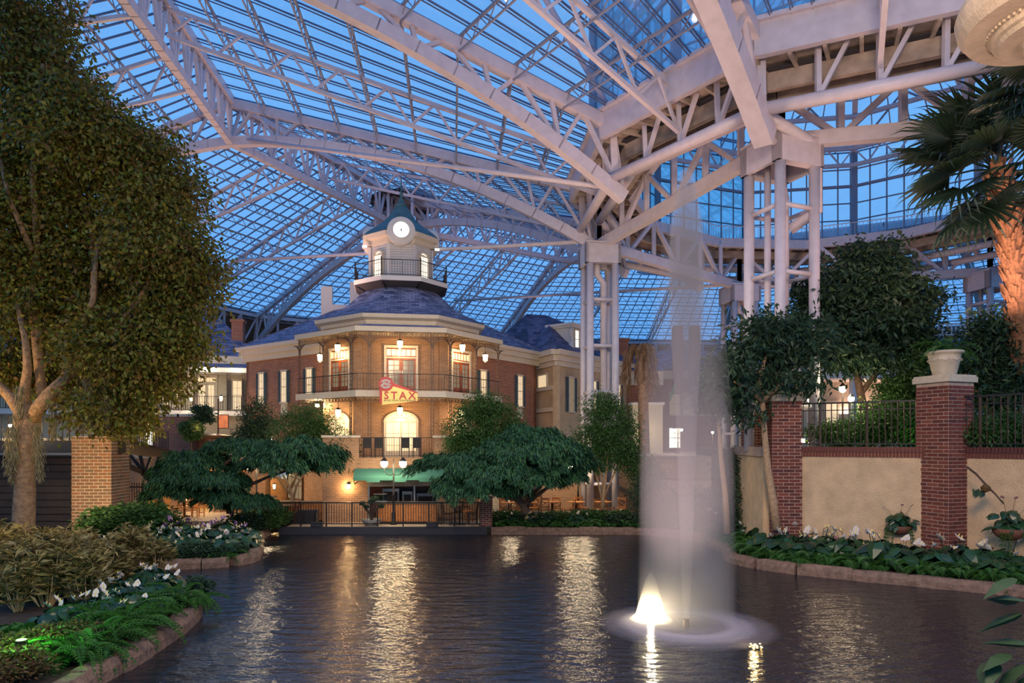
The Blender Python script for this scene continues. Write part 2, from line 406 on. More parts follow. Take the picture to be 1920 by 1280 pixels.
# big box girder coming down to the near column
# hub: dark box where the ridge trusses meet above the clock tower
hb = RR(RM-.4, 140, 21.6)
m = MB()
for d in range(8):
    a = R(45*d+20); m.bar(hb+V(0,0,.8), hb+V(2.4*math.cos(a), 2.4*math.sin(a), -1.6), .22)
    m.bar(hb+V(2.4*math.cos(a), 2.4*math.sin(a), 1.0), hb+V(2.4*math.cos(a), 2.4*math.sin(a), -1.8), .2)
m.build('hub_frame', STEEL, frame, world=True)
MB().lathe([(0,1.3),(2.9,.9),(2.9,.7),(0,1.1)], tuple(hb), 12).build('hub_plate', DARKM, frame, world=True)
# ---- raised ring
ring = struct('ceiling', tuple(RR(0, 0, 15)))
def circ(r, z, off=0, n=12, k0=0): return [RR(r, -130-30*k+off, z) for k in range(n)]
def ringband(name, r0, z0, r1, z1, material, n=12):
    a, b = circ(r0, z0), circ(r1, z1)
    for k in range(12):
        m = MB(); k2 = (k+1) % 12; m.quad(a[k], a[k2], b[k2], b[k]); o = m.build(name, material, ring, world=True)
def ringbeam(name, r, z, w, h, material=STEEL, ks=range(12)):
    a = circ(r, z)
    for k in ks: MB().bar(a[k], a[(k+1) % 12], w, h).build(name, material, ring, world=True)
ringbeam('fascia_beam', 16.6, 15.45, .25, 1.1)
ringbeam('gutter_rail', 16.75, 16.15, .3, .14)
ringbeam('edge_beam', 13.0, 15.0, .3, .55)
ringbeam('soffit_beam', 15.2, 14.4, .22, .6, DECK)
ringbeam('soffit_beam', 14.0, 14.4, .22, .45, DECK)
a, b = circ(16.5, 14.98), circ(13.1, 14.98)
for k in range(12):
    MB().slab([a[k], a[(k+1)%12], b[(k+1)%12], b[k]], (0,0,.12)).build('deck_panel', DECK, ring, world=True)
    k2 = (k+1)%12; m = MB()
    for q in range(7):
        m.bar(lerp(a[k], a[k2], q/7)-V(0,0,.12), lerp(b[k], b[k2], q/7)-V(0,0,.12), .12, .22)
    m.build('deck_joist', DECK, ring, world=True)
    m = MB(); o_, i_ = circ(15.6, 14.9), circ(15.0, 14.9)
    m.slab([o_[k]-V(0,0,.05), o_[k2]-V(0,0,.05), i_[k2]-V(0,0,.05), i_[k]-V(0,0,.05)], (0,0,-.06)); m.build('vent_slot', DARKM, ring, world=True)
# white pipes under the ring
for rr, zz in ((14.9, 13.5), (16.1, 13.0)):
    c = circ(rr, zz)
    for k in range(12):
        MB().tube([c[k], c[(k+1)%12]], .21, 10).build('round_duct', STEEL, ring, world=True, smooth=True)
# truss between the columns, node ring and webs
COLS = [V(11.55,29.3), V(5.35,41.8), V(17.6,52.8), V(33.9,48.4), V(37,30), V(24.5,24.5)]
def cs(c, z): return V(c[0]*S, c[1]*S, EYE+z*S)
for i in range(6):
    a_, b_ = cs(COLS[i], 12.9 if i == 0 else 12.1), cs(COLS[(i+1)%6], 12.9 if i == 5 else 12.1)
    MB().bar(a_, b_, .38, .5).build('main_chord', STEEL, ring, world=True)
    for q in range(7):
        p = lerp(a_, b_, q/6); 
        c0 = RR(0,0,15); d = V(p[0]-c0[0], p[1]-c0[1], 0); d = d/np.linalg.norm(d)
        p_up = lerp(a_, b_, q/6); p_up = V(p_up[0], p_up[1], EYE+14.8*S)
        MB().bar(p, p_up, .22).build('web_member', STEEL, ring, world=True)
        if q < 6:
            p2 = lerp(a_, b_, (q+1)/6); MB().bar(p if q % 2 else V(p2[0],p2[1],p2[2]), V(p2[0],p2[1],EYE+14.8*S) if q % 2 else p_up, .2).build('web_member', STEEL, ring, world=True)
o_, n_ = circ(16.0, 15.0), circ(15.9, 13.1)
for k in range(12):
    k2 = (k+1)%12
    MB().bar(o_[k], n_[k], .28).build('ring_post', STEEL, ring, world=True)
    for q in range(1, 4):
        MB().bar(lerp(o_[k], o_[k2], q/4), lerp(n_[k], n_[k2], q/4), .16).build('ring_web', STEEL, ring, world=True)
        MB().bar(lerp(o_[k], o_[k2], (q-.5)/4), lerp(n_[k], n_[k2], q/4), .14).build('ring_web', STEEL, ring, world=True)
# handrail on the inner walkway
c, c2 = circ(13.1, 15.3), circ(13.1, 16.3)
for k in range(3, 9):
    m = MB(); k2 = (k+1)%12; m.tube([c2[k], c2[k2]], .03, 5)
    for q in range(24): m.bar(lerp(c[k], c[k2], q/24), lerp(c2[k], c2[k2], q/24), .02)
    m.build('walkway_rail', STEEL, ring, world=True)
# glass drum on the ring and cone above
drum = struct('wall_drum', tuple(RR(0, 0, 16)))
DR = 15.6
def dr(k, r, z): return RR(r, 65-30*k, z)
for k in range(12):
    a0, a1 = dr(k, DR, 16), dr(k+1, DR, 16); H = 6.6*S
    up = V(0,0,H)
    near = k in (5, 6, 7, 8, 9, 10)
    H2 = H*(2.4 if near else 1); nrw = 12 if near else 5
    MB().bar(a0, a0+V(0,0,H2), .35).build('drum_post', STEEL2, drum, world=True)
    nrow, ncol = nrw, 7
    out = unit(V((a0+a1)[0]/2-RR(0,0,0)[0], (a0+a1)[1]/2-RR(0,0,0)[1], 0))
    for i in range(nrow):
        for j in range(ncol):
            p0 = lerp(a0, a1, (j+.02)/ncol); p1 = lerp(a0, a1, (j+.98)/ncol); z0, z1 = H2*(i+.02)/nrow, H2*(i+.98)/nrow
            MB().slab([p0+V(0,0,z0), p1+V(0,0,z0), p1+V(0,0,z1), p0+V(0,0,z1)], out*.03).build('glass_pane', GLASS_T if near else GLASS, drum, world=True)
    m = MB()
    for j in range(1, ncol): m.bar(lerp(a0, a1, j/ncol), lerp(a0, a1, j/ncol)+V(0,0,H2), .07)
    for i in range(nrow+1): m.bar(a0+V(0,0,H2*i/nrow), a1+V(0,0,H2*i/nrow), .07 if i % 3 else .16)
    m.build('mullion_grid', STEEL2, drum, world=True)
    # ring truss and cone ribs
    zt = 21.4
    MB().bar(dr(k, DR-.6, zt), dr(k+1, DR-.6, zt), .22).build('tension_ring', STEEL, drum, world=True)
    MB().bar(dr(k, DR-.6, zt+1.3), dr(k+1, DR-.6, zt+1.3), .25).build('tension_ring', STEEL, drum, world=True)
    m = MB()
    for q in range(4):
        p = lerp(dr(k, DR-.6, zt), dr(k+1, DR-.6, zt), (q+.5)/4); u0 = lerp(dr(k, DR-.6, zt+1.3), dr(k+1, DR-.6, zt+1.3), q/4); u1 = lerp(dr(k, DR-.6, zt+1.3), dr(k+1, DR-.6, zt+1.3), (q+1)/4)
        m.bar(u0, p, .09); m.bar(p, u1, .09)
    m.build('ring_lacing', STEEL, drum, world=True)
    if not near or k in (5, 10):
        apex = RR(0.8, 65-30*k, 32)
        e0 = dr(k, DR, 22.6); e1 = dr(k+1, DR, 22.6)
        MB().bar(e0, apex, .3).build('cone_rib', STEEL, drum, world=True)
        for f in (.2, .38, .56, .74):
            MB().bar(lerp(e0, apex, f)-V(0,0,.3), lerp(e1, RR(.8, 35-30*k, 32), f)-V(0,0,.3), .2).build('cone_ring', STEEL, drum, world=True)
        m = MB()
        for q in range(1, 6): m.bar(lerp(e0, e1, q/6), lerp(apex, RR(.8, 35-30*k, 32), q/6), .06)
        for q in range(1, 12): m.bar(lerp(e0, apex, q/12), lerp(e1, RR(.8, 35-30*k, 32), q/12), .05)
        m.bar(lerp(e0, e1, 0), lerp(apex, RR(.8, 35-30*k, 32), .38), .05)
        m.bar(lerp(e0, apex, .38), e1, .09); m.bar(e0, lerp(e1, RR(.8, 35-30*k, 32), .38), .09)
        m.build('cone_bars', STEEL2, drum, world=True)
        n_ = unit(np.cross(e1-e0, apex-e0))
        for f0, f1 in ((0,.2),(.2,.38),(.38,.56),(.56,.74),(.74,1)):
            A2 = RR(.8, 35-30*k, 32)
            for q in range(6):
                ee0, ee1 = lerp(e0, e1, (q+.02)/6), lerp(e0, e1, (q+.98)/6); ap0, ap1 = lerp(apex, A2, (q+.02)/6), lerp(apex, A2, (q+.98)/6)
                MB().slab([lerp(ee0, ap0, f0), lerp(ee1, ap1, f0), lerp(ee1, ap1, f1), lerp(ee0, ap0, f1)], n_*.02).build('cone_pane', GLASS, drum, world=True)
# ---- columns of four tubes
def support_column(c, label, zbase, rz, wide=1.0):
    loc = (c[0]*S, c[1]*S, zbase); H = EYE+(12.0 if wide > .92 else 11.2)*S-zbase
    t = thing('support_column', label, 'column', loc, rz)
    w = .82*wide
    for sx_ in (-1, 1):
        for sy_ in (-1, 1):
            MB().tube([(sx_*w, sy_*w, 0), (sx_*w, sy_*w, H)], .19, 12).build('tube', STEEL, t, smooth=True)
    MB().tube([(.25, .1, 0), (.25, .1, H-1.2), (-.15, -.1, H-.8), (-.15,-.1, H)], .17, 10).build('drain_pipe', STEEL, t, smooth=True)
    MB().tube([(-.35, .3, 0), (-.35, .3, H)], .12, 10).build('drain_pipe', STEEL, t, smooth=True)
    z = 1.6
    while z < H-.5:
        m = MB()
        for a_, b_ in (((-w,-w),(w,-w)),((w,-w),(w,w)),((w,w),(-w,w)),((-w,w),(-w,-w))):
            m.tube([(a_[0], a_[1], z), (b_[0], b_[1], z)], .09, 8)
        m.tube([(-w,-w,z),(w,w,z)], .07, 6)
        m.build('brace_ring', STEEL, t, smooth=True); z += 2.35
    MB().box(-w-.25, w+.25, -w-.2, -w+.15, H-.35, H+.65).box(-w-.25, w+.25, w-.15, w+.2, H-.35, H+.65).box(-w-.25, w+.25, -w-.2, w+.2, H+.62, H+.74).box(-w-.25,-w-.1,-w-.2,w+.2,H-.35,H+.65).box(w+.1,w+.25,-w-.2,w+.2,H-.35,H+.65).build('bracket', STEEL, t)
    return t
support_column(COLS[0], 'tall white four-tube column nearest, rising behind the brick pillar', 3.7, R(22), .95)
support_column(COLS[1], 'white four-tube column standing in front of the tan stucco building', .3, R(8), .80)
support_column(COLS[2], 'white four-tube column behind the fountain spray on its right', 3.0, R(10), .9)
support_column(COLS[3], 'white four-tube column far right behind the fan palm', 3.7, R(10), .9)
# pipes dropping from the ring to the near column
q0 = cs(COLS[0], 11)
MB().tube([RR(16.1,-131,13.0)+V(.3,0,0), q0+V(1.15,-.3,1.6*S), q0+V(1.15,-.3,-1.0), q0+V(.4,.2,-1.5)], .21, 12).build('round_duct', STEEL, ring, world=True, smooth=True)
# ---- perimeter: eave roof, girders and far walls below the glass
per = struct('wall_far', tuple(RR(RO, 140, 0)))
PLANK = brickmat('metal_deck', (.30,.22,.17), (.26,.19,.15), (.12,.09,.07), 60, .45, .05, .3)
for k in (1, 2, 3, 4, 5, 6, 7):
    a0, a1 = ang(k), ang(k+1)
    A, B = RR(RO, a0, ZO), RR(RO, a1, ZO); C, D = RR(RO+9, a0, ZO-3.8), RR(RO+9, a1, ZO-3.8)
    MB().slab([A, B, D, C], (0,0,.15)).build('eave_deck', PLANK, per, uv=True, world=True)
    MB().quad(RR(RO+9, a0, ZO-3.8), RR(RO+9, a1, ZO-3.8), RR(RO+9, a1, -6), RR(RO+9, a0, -6)).build('back_wall', PLANK, per, uv=True, world=True)
    t_ = lambda s_: lerp(A, B, s_)-V(0,0,.3)
    b_ = lambda s_: lerp(A, B, s_)-V(0,0,3.6)
    m = MB(); m.bar(t_(0), t_(1), .3); m.bar(b_(0), b_(1), .25)
    for q in range(14):
        m.bar(t_(q/14), b_(q/14), .18); m.bar(b_(q/14), t_((q+1)/14), .14)
    m.build('edge_girder', STEEL, per, world=True)
# =====================================================================
# WATER, GROUND, TERRACE
def watermat():
    m = mat('pond_water', (.010,.012,.020), .16, spec=.6); nt = m.node_tree; b = nt.nodes['Principled BSDF']
    b.inputs['IOR'].default_value = 2.0
    tcn = nt.nodes.new('ShaderNodeTexCoord'); mp = nt.nodes.new('ShaderNodeMapping'); mp.inputs['Scale'].default_value = (.9, 2.4, 1)
    nt.links.new(tcn.outputs['Object'], mp.inputs[0])
    n = nt.nodes.new('ShaderNodeTexNoise'); n.inputs['Scale'].default_value = 1.5; n.inputs['Detail'].default_value = 4; n.inputs['Roughness'].default_value = .55
    n2 = nt.nodes.new('ShaderNodeTexNoise'); n2.inputs['Scale'].default_value = 9; n2.inputs['Detail'].default_value = 2
    nt.links.new(mp.outputs[0], n.inputs['Vector']); nt.links.new(mp.outputs[0], n2.inputs['Vector'])
    a = nt.nodes.new('ShaderNodeMath'); a.operation = 'MULTIPLY_ADD'; a.inputs[1].default_value = .10
    nt.links.new(n2.outputs[0], a.inputs[0]); nt.links.new(n.outputs[0], a.inputs[2])
    bp = nt.nodes.new('ShaderNodeBump'); bp.inputs['Strength'].default_value = .7; bp.inputs['Distance'].default_value = .11
    nt.links.new(a.outputs[0], bp.inputs['Height']); nt.links.new(bp.outputs[0], b.inputs['Normal'])
    return m
WATER = watermat()
water = MB().box(-32, 32, -6, 32, -.06, 0).build('pond_water', WATER); water['kind'] = 'stuff'
floor = struct('floor', (0, 31, 0))
TF = .3
MB().box(-10.0, -1.2, 30.0, 33.5, -.5, TF).build('terrace_paving', PAVE, floor, world=True)
MB().box(-60, 50, 32.4, 90, -.5, TF-.02).build('ground_slab', PAVE, floor, world=True)
MB().box(-10.2, -1.1, 29.85, 30.02, -.4, TF+.02).build('terrace_edge', DARKM, floor, world=True)
GF = 3.3
# raised street level behind the pond, right-hand side and back
MB().prism([(1.9,36.2),(9.5,36.2),(14,33),(20,27.5),(40,22),(60,90),(-60,90),(-60,47),(-22,45),(-3,50)], TF-.02, GF).build('street_slab', PAVE, floor, world=True)
MB().prism([(9.7,28.2),(9.75,24.0),(14.1,21.4),(15.9,18.7),(18.3,15.2),(60,12),(60,40),(10.8,40)], TF-.02, 3.72).build('plaza_slab', SOIL, floor, world=True)
# lit brick retaining wall right of the restaurant
rw = struct('wall_terrace', (2, 36, TF))
MB().slab([(1.6,36.0,TF),(9.5,36.0,TF),(9.5,36.0,3.15),(1.6,36.0,3.15)], (0,.25,0)).build('brickwork', BRICKLIT, rw, uv=True, world=True)
MB().box(1.5, 9.6, 35.9, 36.35, 3.15, 3.3).build('coping', CURB, rw, world=True)

# =====================================================================
# CORNER RESTAURANT BUILDING (local frame: +y away from camera)
O = V(-6.2, 38.2, 0); RZ = R(9.2)
EX = V(math.cos(RZ), math.sin(RZ), 0); EY = V(-math.sin(RZ), math.cos(RZ), 0)
def SL(x, y, z): return O + EX*x + EY*y + V(0,0,z)
bld = thing('restaurant_building', 'red brick corner restaurant with an octagonal porch, slate roofs and clock tower', 'building', tuple(O), RZ)
def fr(a, b, t=.5, z=0, out=0):
    """wall frame at fraction t of segment a->b (local xy); outward normal is to the right of a->b"""
    a = V(a[0], a[1], 0); b = V(b[0], b[1], 0); u = unit(b-a); n = V(u[1], -u[0], 0)
    return (lerp(a, b, t)+V(0,0,z)+n*out, u, n)
def WB(m, f, x0, x1, z0, z1, d0, d1):
    c, u, n = f; P8 = [c+u*x+n*d+V(0,0,z) for z in (z0, z1) for x, d in ((x0,d0),(x0,d1),(x1,d1),(x1,d0))]
    return m.add(P8, [(0,1,2,3),(7,6,5,4),(0,4,5,1),(1,5,6,2),(2,6,7,3),(3,7,4,0)])
def grid(m, f, x0, x1, z0, z1, nx, nz, w, d0, d1):
    for i in range(1, nx): x = lerp(x0, x1, i/nx); WB(m, f, x-w/2, x+w/2, z0, z1, d0, d1)
    for i in range(1, nz): z = lerp(z0, z1, i/nz); WB(m, f, x0, x1, z-w/2, z+w/2, d0, d1)
def panes(parent, f, x0, x1, z0, z1, nx, nz, w, d, material):
    for i in range(nx):
        for j in range(nz):
            a0, a1 = lerp(x0, x1, i/nx)+w/2, lerp(x0, x1, (i+1)/nx)-w/2; b0, b1 = lerp(z0, z1, j/nz)+w/2, lerp(z0, z1, (j+1)/nz)-w/2
            WB(MB(), f, a0, a1, b0, b1, d, d+.012).build('pane', material, parent)
def sash(parent, f, w, h, lit=WINLIT, shutters=True, nx=2, nz=4, trim=TRIM, panel=0):
    m = MB(); t = .07
    WB(m, f, -w/2-t, -w/2, -t, h+t, .0, .07); WB(m, f, w/2, w/2+t, -t, h+t, 0, .07); WB(m, f, -w/2-t, w/2+t, h, h+t*1.5, 0, .09); WB(m, f, -w/2-t*1.5, w/2+t*1.5, -t*1.3, 0, 0, .13)
    grid(m, f, -w/2, w/2, 0, h, nx, nz, .025, .0, .04); WB(m, f, -w/2, w/2, h/2-.025, h/2+.025, 0, .05)
    if panel: WB(m, f, -w/2-t, w/2+t, -panel, -t, 0, .05)
    o = m.build('window', trim, parent); panes(o, f, -w/2, w/2, 0, h, nx, nz, .02, .012, lit)
    if shutters:
        for s in (-1, 1):
            m = MB(); x0 = s*(w/2+t+.02); x1 = s*(w/2+t+.02+w*.48); x0, x1 = min(x0, x1), max(x0, x1)
            WB(m, f, x0, x0+.04, -.03, h+.03, .01, .07); WB(m, f, x1-.04, x1, -.03, h+.03, .01, .07)
            for zz in (-.03, h/2-.03, h-.03): WB(m, f, x0, x1, zz, zz+.06, .01, .07)
            q = 0
            while q < h: WB(m, f, x0+.03, x1-.03, q, q+.045, .02, .05); q += .075
            m.build('shutter', SHUT, parent)
    return o
def french(parent, f, w, h, tr=.45, lit=WINGLASS, leaf=WOODR, frame=TRIM):
    t = .12; m = MB()
    WB(m, f, -w/2-t, -w/2, 0, h+t, 0, .10); WB(m, f, w/2, w/2+t, 0, h+t, 0, .10); WB(m, f, -w/2-t, w/2+t, h, h+t, 0, .13); WB(m, f, -w/2, w/2, h-tr-.07, h-tr, 0, .09)
    o = m.build('door_frame', frame, parent)
    m = MB(); grid(m, f, -w/2, w/2, h-tr, h, 6, 1, .03, .01, .05); WB(m, f, -w/2, w/2, h-tr, h-tr+.05, .01, .05); WB(m, f, -w/2, w/2, h-.05, h, .01, .05)
    tr_ = m.build('transom', leaf, parent); panes(tr_, f, -w/2, w/2, h-tr+.05, h-.05, 6, 1, .03, .015, WINLIT)
    hh = h-tr-.07
    for s in (0, 1):
        x0 = -w/2+s*w/2; x1 = x0+w/2; m = MB(); e_ = .09
        WB(m, f, x0, x0+e_, 0, hh, .01, .06); WB(m, f, x1-e_, x1, 0, hh, .01, .06); WB(m, f, x0, x1, hh-e_, hh, .01, .06); WB(m, f, x0, x1, 0, .35, .01, .06)
        grid(m, f, x0+e_, x1-e_, .35, hh-e_, 2, 5, .025, .01, .05)
        d = m.build('door', leaf, parent); panes(d, f, x0+e_, x1-e_, .35, hh-e_, 2, 5, .02, .018, lit)
        WB(MB(), f, (x1-.07 if s == 0 else x0+.04), (x1-.04 if s == 0 else x0+.07), .95, 1.12, .06, .10).build('door_handle', STAIN, d)
    return o
def archwin(parent, f, w, h, lit=WINLIT, door=False, name='arched_window'):
    """half-round headed window or door, h = height to spring"""
    r = w/2; m = MB(); n = 12; c, u, nn = f
    WB(m, f, -r-.10, -r, 0, h, 0, .12); WB(m, f, r, r+.10, 0, h, 0, .12); WB(m, f, -r, r, h-.03, h+.03, 0, .10); WB(m, f, -r-.14, r+.14, -.08, 0, 0, .16)
    def pt(rad, a, d): return c+u*(rad*math.cos(a))+V(0,0,h+rad*.62*math.sin(a))+nn*d
    for i in range(n):
        a0, a1 = math.pi*i/n, math.pi*(i+1)/n
        m.add([pt(r, a0, 0), pt(r, a0, .12), pt(r+.12, a0, .12), pt(r+.12, a0, 0), pt(r, a1, 0), pt(r, a1, .12), pt(r+.12, a1, .12), pt(r+.12, a1, 0)], [(0,1,5,4),(1,2,6,5),(2,3,7,6),(3,0,4,7)])
    for i in range(1, 8): a = math.pi*i/8; m.bar(pt(r*.45, a, .03), pt(r, a, .03), .03)
    for i in range(6): m.bar(pt(r*.45, math.pi*i/6, .03), pt(r*.45, math.pi*(i+1)/6, .03), .03)
    grid(m, f, -r, r, 0, h, 4, 3, .03, .01, .05)
    if door: WB(m, f, -.05, .05, 0, h, .01, .07); WB(m, f, -r, r, 0, .3, .01, .06)
    o = m.build(name, TRIM, parent)
    m = MB(); m.add([pt(0, 0, .02)]+[pt(r, math.pi*i/n, .02) for i in range(n+1)], [(0, i+1, i+2) for i in range(n)]); m.build('fanlight', lit, o)
    panes(o, f, -r, r, 0, h, 4, 3, .03, .015, lit)
    return o
# ---- outlines (local, listed left to right so that the outward normal faces the camera)
BODY = [(-4.0, 2.0), (-4.0,-2.1), (-2.12,-3.98), (2.12,-3.98), (4.0,-2.1), (4.0, 2.0)]
PORCH = [(-5.37,-1.78), (-2.12,-5.25), (2.12,-5.25), (5.37,-1.78)]
def seg_wall(parent, a, b, z0, z1, material, name='wall', th=.25):
    c, u, n = fr(a, b); L = np.linalg.norm(V(b[0]-a[0], b[1]-a[1]))
    return WB(MB(), (c, u, n), -L/2, L/2, z0, z1, -th, 0).build(name, material, parent, uv=True)
for i in range(5): seg_wall(bld, BODY[i], BODY[i+1], GF-.3, 9.9, BRICKLIT, 'tower_wall')
for x in (-2.12, 2.12):
    MB().box(x-.22, x+.22, -4.1, -3.75, GF, 9.4).build('pilaster', BRICKLIT, bld, uv=True)
WL = [(-9.3, 4.9), (-4.0, -.4)]; WR = [(4.0, -.4), (8.5, 4.1)]
seg_wall(bld, WL[0], WL[1], TF, 9.0, BRICK, 'wing_wall')
seg_wall(bld, WR[0], WR[1], TF, 9.0, BRICK, 'wing_wall')
seg_wall(bld, (-4.0, 10.2), WL[0], TF, 9.0, BRICK, 'wing_wall')
seg_wall(bld, WR[1], (3.5, 9.1), TF, 9.0, BRICK, 'wing_wall')
# cornices in three steps
def cornice(parent, a, b, z0, z1, proj, material=TRIM, steps=3, ext=.3):
    f = fr(a, b); L = np.linalg.norm(V(b[0]-a[0], b[1]-a[1]))/2; m = MB()
    for i in range(steps):
        p = proj*(i+1)/steps; m_z0 = lerp(z0, z1, [0, .38, .75, .9][i]); m_z1 = lerp(z0, z1, [.38, .75, 1, 1][i])
        WB(m, f, -L-p*ext, L+p*ext, m_z0, m_z1, -.1, p)
    m.build('cornice', material, parent)
cornice(bld, WL[0], WL[1], 8.9, 9.75, .5, ext=.9); cornice(bld, WR[0], WR[1], 8.9, 9.75, .5, ext=.9)
# wing roofs, hipped
def hip(parent, a, b, depth, z0, z1, ridge_in, material=SLATE, over=.45, end_a=True, end_b=True):
    c, u, n = fr(a, b); L = np.linalg.norm(V(b[0]-a[0], b[1]-a[1]))/2
    def p(x, d, z): return c+u*x+n*d+V(0,0,z)
    A, B, C, D = p(-L-(over if end_a else 0), over, z0), p(L+(over if end_b else 0), over, z0), p(L+(over if end_b else 0), -depth-over, z0), p(-L-(over if end_a else 0), -depth-over, z0)
    E, F = p(-L+ridge_in if end_a else -L, -depth/2, z1), p(L-ridge_in if end_b else L, -depth/2, z1)
    for q in ((A,B,F,E),(B,C,F),(C,D,E,F),(D,A,E)):
        m = MB(); m.quad(*q); m.build('roof_slope', material, parent, uv=True)
    m = MB(); 
    for s_, t_ in ((A,E),(B,F),(C,F),(D,E),(E,F)): m.bar(s_, t_, .16, .08)
    m.build('roof_ridge', material, parent, uv=True)
hip(bld, WL[0], (-1.5, -2.9), 7.5, 9.75, 12.2, 3.6)
hip(bld, (1.5,-2.9), WR[1], 7.5, 9.75, 12.2, 3.4)
# wing windows
def on_px(a, b, px):   # fraction along a local wall whose projection is column px
    best = min(range(201), key=lambda i: abs((lambda p: p[0]/p[1])(SL(*lerp(V(*a), V(*b), i/200), 0))-(px-960)/1280)); return best/200
for px in (492, 534, 581): sash(bld, fr(WL[0], WL[1], on_px(WL[0], WL[1], px), 6.35, .02), .42, 1.75, panel=.75 if px == 534 else 0)
for px in (905, 974): sash(bld, fr(WR[0], WR[1], on_px(WR[0], WR[1], px), 6.25, .02), .45, 1.85, panel=.75)
# doors on the upper porch, arched openings below
FZ = 6.5
fF = fr(BODY[2], BODY[3], .5, FZ, .02); french(bld, fF, 1.45, 2.25)
fL = fr(BODY[1], BODY[2], .52, FZ, .02); french(bld, fL, 1.35, 2.2); fR_ = fr(BODY[3], BODY[4], .48, FZ, .02); french(bld, fR_, 1.35, 2.2)
archwin(bld, fr(BODY[2], BODY[3], .5, GF, .02), 1.5, 1.75, door=True, name='arched_door')
archwin(bld, fr(BODY[1], BODY[2], .52, GF+.9, .02), 1.35, .85); archwin(bld, fr(BODY[3], BODY[4], .48, GF+.9, .02), 1.35, .85)
# porch: floor band, ceiling, roof, posts, lace, rails
def offs(poly, d):
    out = []
    for i, p in enumerate(poly):
        ns = []
        if i > 0: a, b = V(*poly[i-1]), V(*p); u = unit(b-a); ns.append(V(u[1], -u[0]))
        if i < len(poly)-1: a, b = V(*p), V(*poly[i+1]); u = unit(b-a); ns.append(V(u[1], -u[0]))
        n = unit(sum(ns)); k = d/ np.dot(n, ns[0]); out.append(tuple(V(*p)+n*k))
    return out
INN = [(-3.3,.3),(3.3,.3)]
def porch_slab(name, material, z0, z1, off=0.0):
    q = offs(PORCH, off); MB().prism([INN[0]]+q+[INN[1]], z0, z1).build(name, material, bld)
porch_slab('porch_floor', TRIM, 6.22, 6.52, .08); porch_slab('porch_ceiling', TRIM, 9.40, 9.50); porch_slab('porch_fascia', TRIM, 9.36, 9.60, .14)
m = MB(); q0_ = offs(PORCH, .16); q1_ = offs(PORCH, -.8)
for i in range(3): m.quad((*q0_[i], 9.6), (*q0_[i+1], 9.6), (*q1_[i+1], 9.85), (*q1_[i], 9.85))
m.build('porch_roof', SLATE, bld, uv=True)
def rail(parent, a, b, z, h, n, name='railing', material=IRON, posts=True, w=.018, top=.035):
    m = MB(); a = V(*a, z) if len(a) == 2 else V(*a); b = V(*b, z) if len(b) == 2 else V(*b)
    up = V(0,0,h); m.bar(a+up, b+up, top); m.bar(a+V(0,0,.08), b+V(0,0,.08), top*.8)
    for i in range(n+1): m.bar(lerp(a, b, i/n)+V(0,0,.08), lerp(a, b, i/n)+up, w if i % 8 or not posts else w*2)
    return m.build(name, material, parent)
def lace(m, a, b, z1, h, n):
    a = V(*a, z1); b = V(*b, z1); dz = V(0,0,-h)
    m.bar(a, b, .03); m.bar(a+dz, b+dz, .025)
    for i in range(n):
        p, q = lerp(a, b, i/n), lerp(a, b, (i+1)/n); c = (p+q)/2+dz/2; r = h*.32; u = unit(q-p)
        ring_ = [c+u*(r*math.cos(t))+V(0,0,r*math.sin(t)) for t in [k*math.pi/4 for k in range(9)]]
        for s_, t_ in zip(ring_[:-1], ring_[1:]): m.bar(s_, t_, .022)
        m.bar(p, q+dz, .014); m.bar(q, p+dz, .014)
def bracket(m, p, u, z, r=.55):
    c = V(*p, z) + u*r + V(0,0,-r)
    for k in range(5):
        a0, a1 = math.pi/2+math.pi/2*k/5, math.pi/2+math.pi/2*(k+1)/5
        m.bar(c+(-u*-math.cos(a0))*r+V(0,0,math.sin(a0)*r), c+(-u*-math.cos(a1))*r+V(0,0,math.sin(a1)*r), .03)
    for k in range(4):
        f_ = (k+.5)/4*r; m.bar(V(*p, z)+u*f_, V(*p, z)+V(0,0,-(r-f_)), .02)
PR = offs(PORCH, -.08)
for (z1, z0) in ((9.36, 6.52), (6.2, GF+1.0)):
    for i in range(3):
        m = MB(); L = np.linalg.norm(V(*PR[i+1])-V(*PR[i])); lace(m, PR[i], PR[i+1], z1, .28 if z1 > 8 else .18, int(L/.24)); m.build('iron_lace', IRONB, bld)
    ups = [(0, 1), (0,.55)]*0
    spots = [(0, .03), (0, .90), (1, .14), (1, .86), (2, .10), (2, .97), (0,.45), (2,.55)]
    for (i, t) in spots:
        if z1 < 8 and i != 1 and t not in (.90,.10): continue
        p = lerp(V(*PR[i]), V(*PR[i+1]), t); u = unit(V(*PR[i+1], 0)-V(*PR[i], 0)); m = MB()
        for s in (-.07, .07): m.bar(V(*p, z0)+u*s, V(*p, z1)+u*s, .03)
        k = z0
        while k < z1-.2: m.bar(V(*p, k)-u*.07, V(*p, k+.2)+u*.07, .014); m.bar(V(*p, k)+u*.07, V(*p, k+.2)-u*.07, .014); k += .2
        if z1 > 8: bracket(m, p, u, z1-.28); bracket(m, p, -u, z1-.28)
        m.build('iron_post', IRONB, bld)
for i, n in ((0, 26), (1, 28), (2, 26)): rail(bld, (*PR[i], 6.52), (*PR[i+1], 6.52), 6.52, .82, n, 'balcony_railing', w=.014)
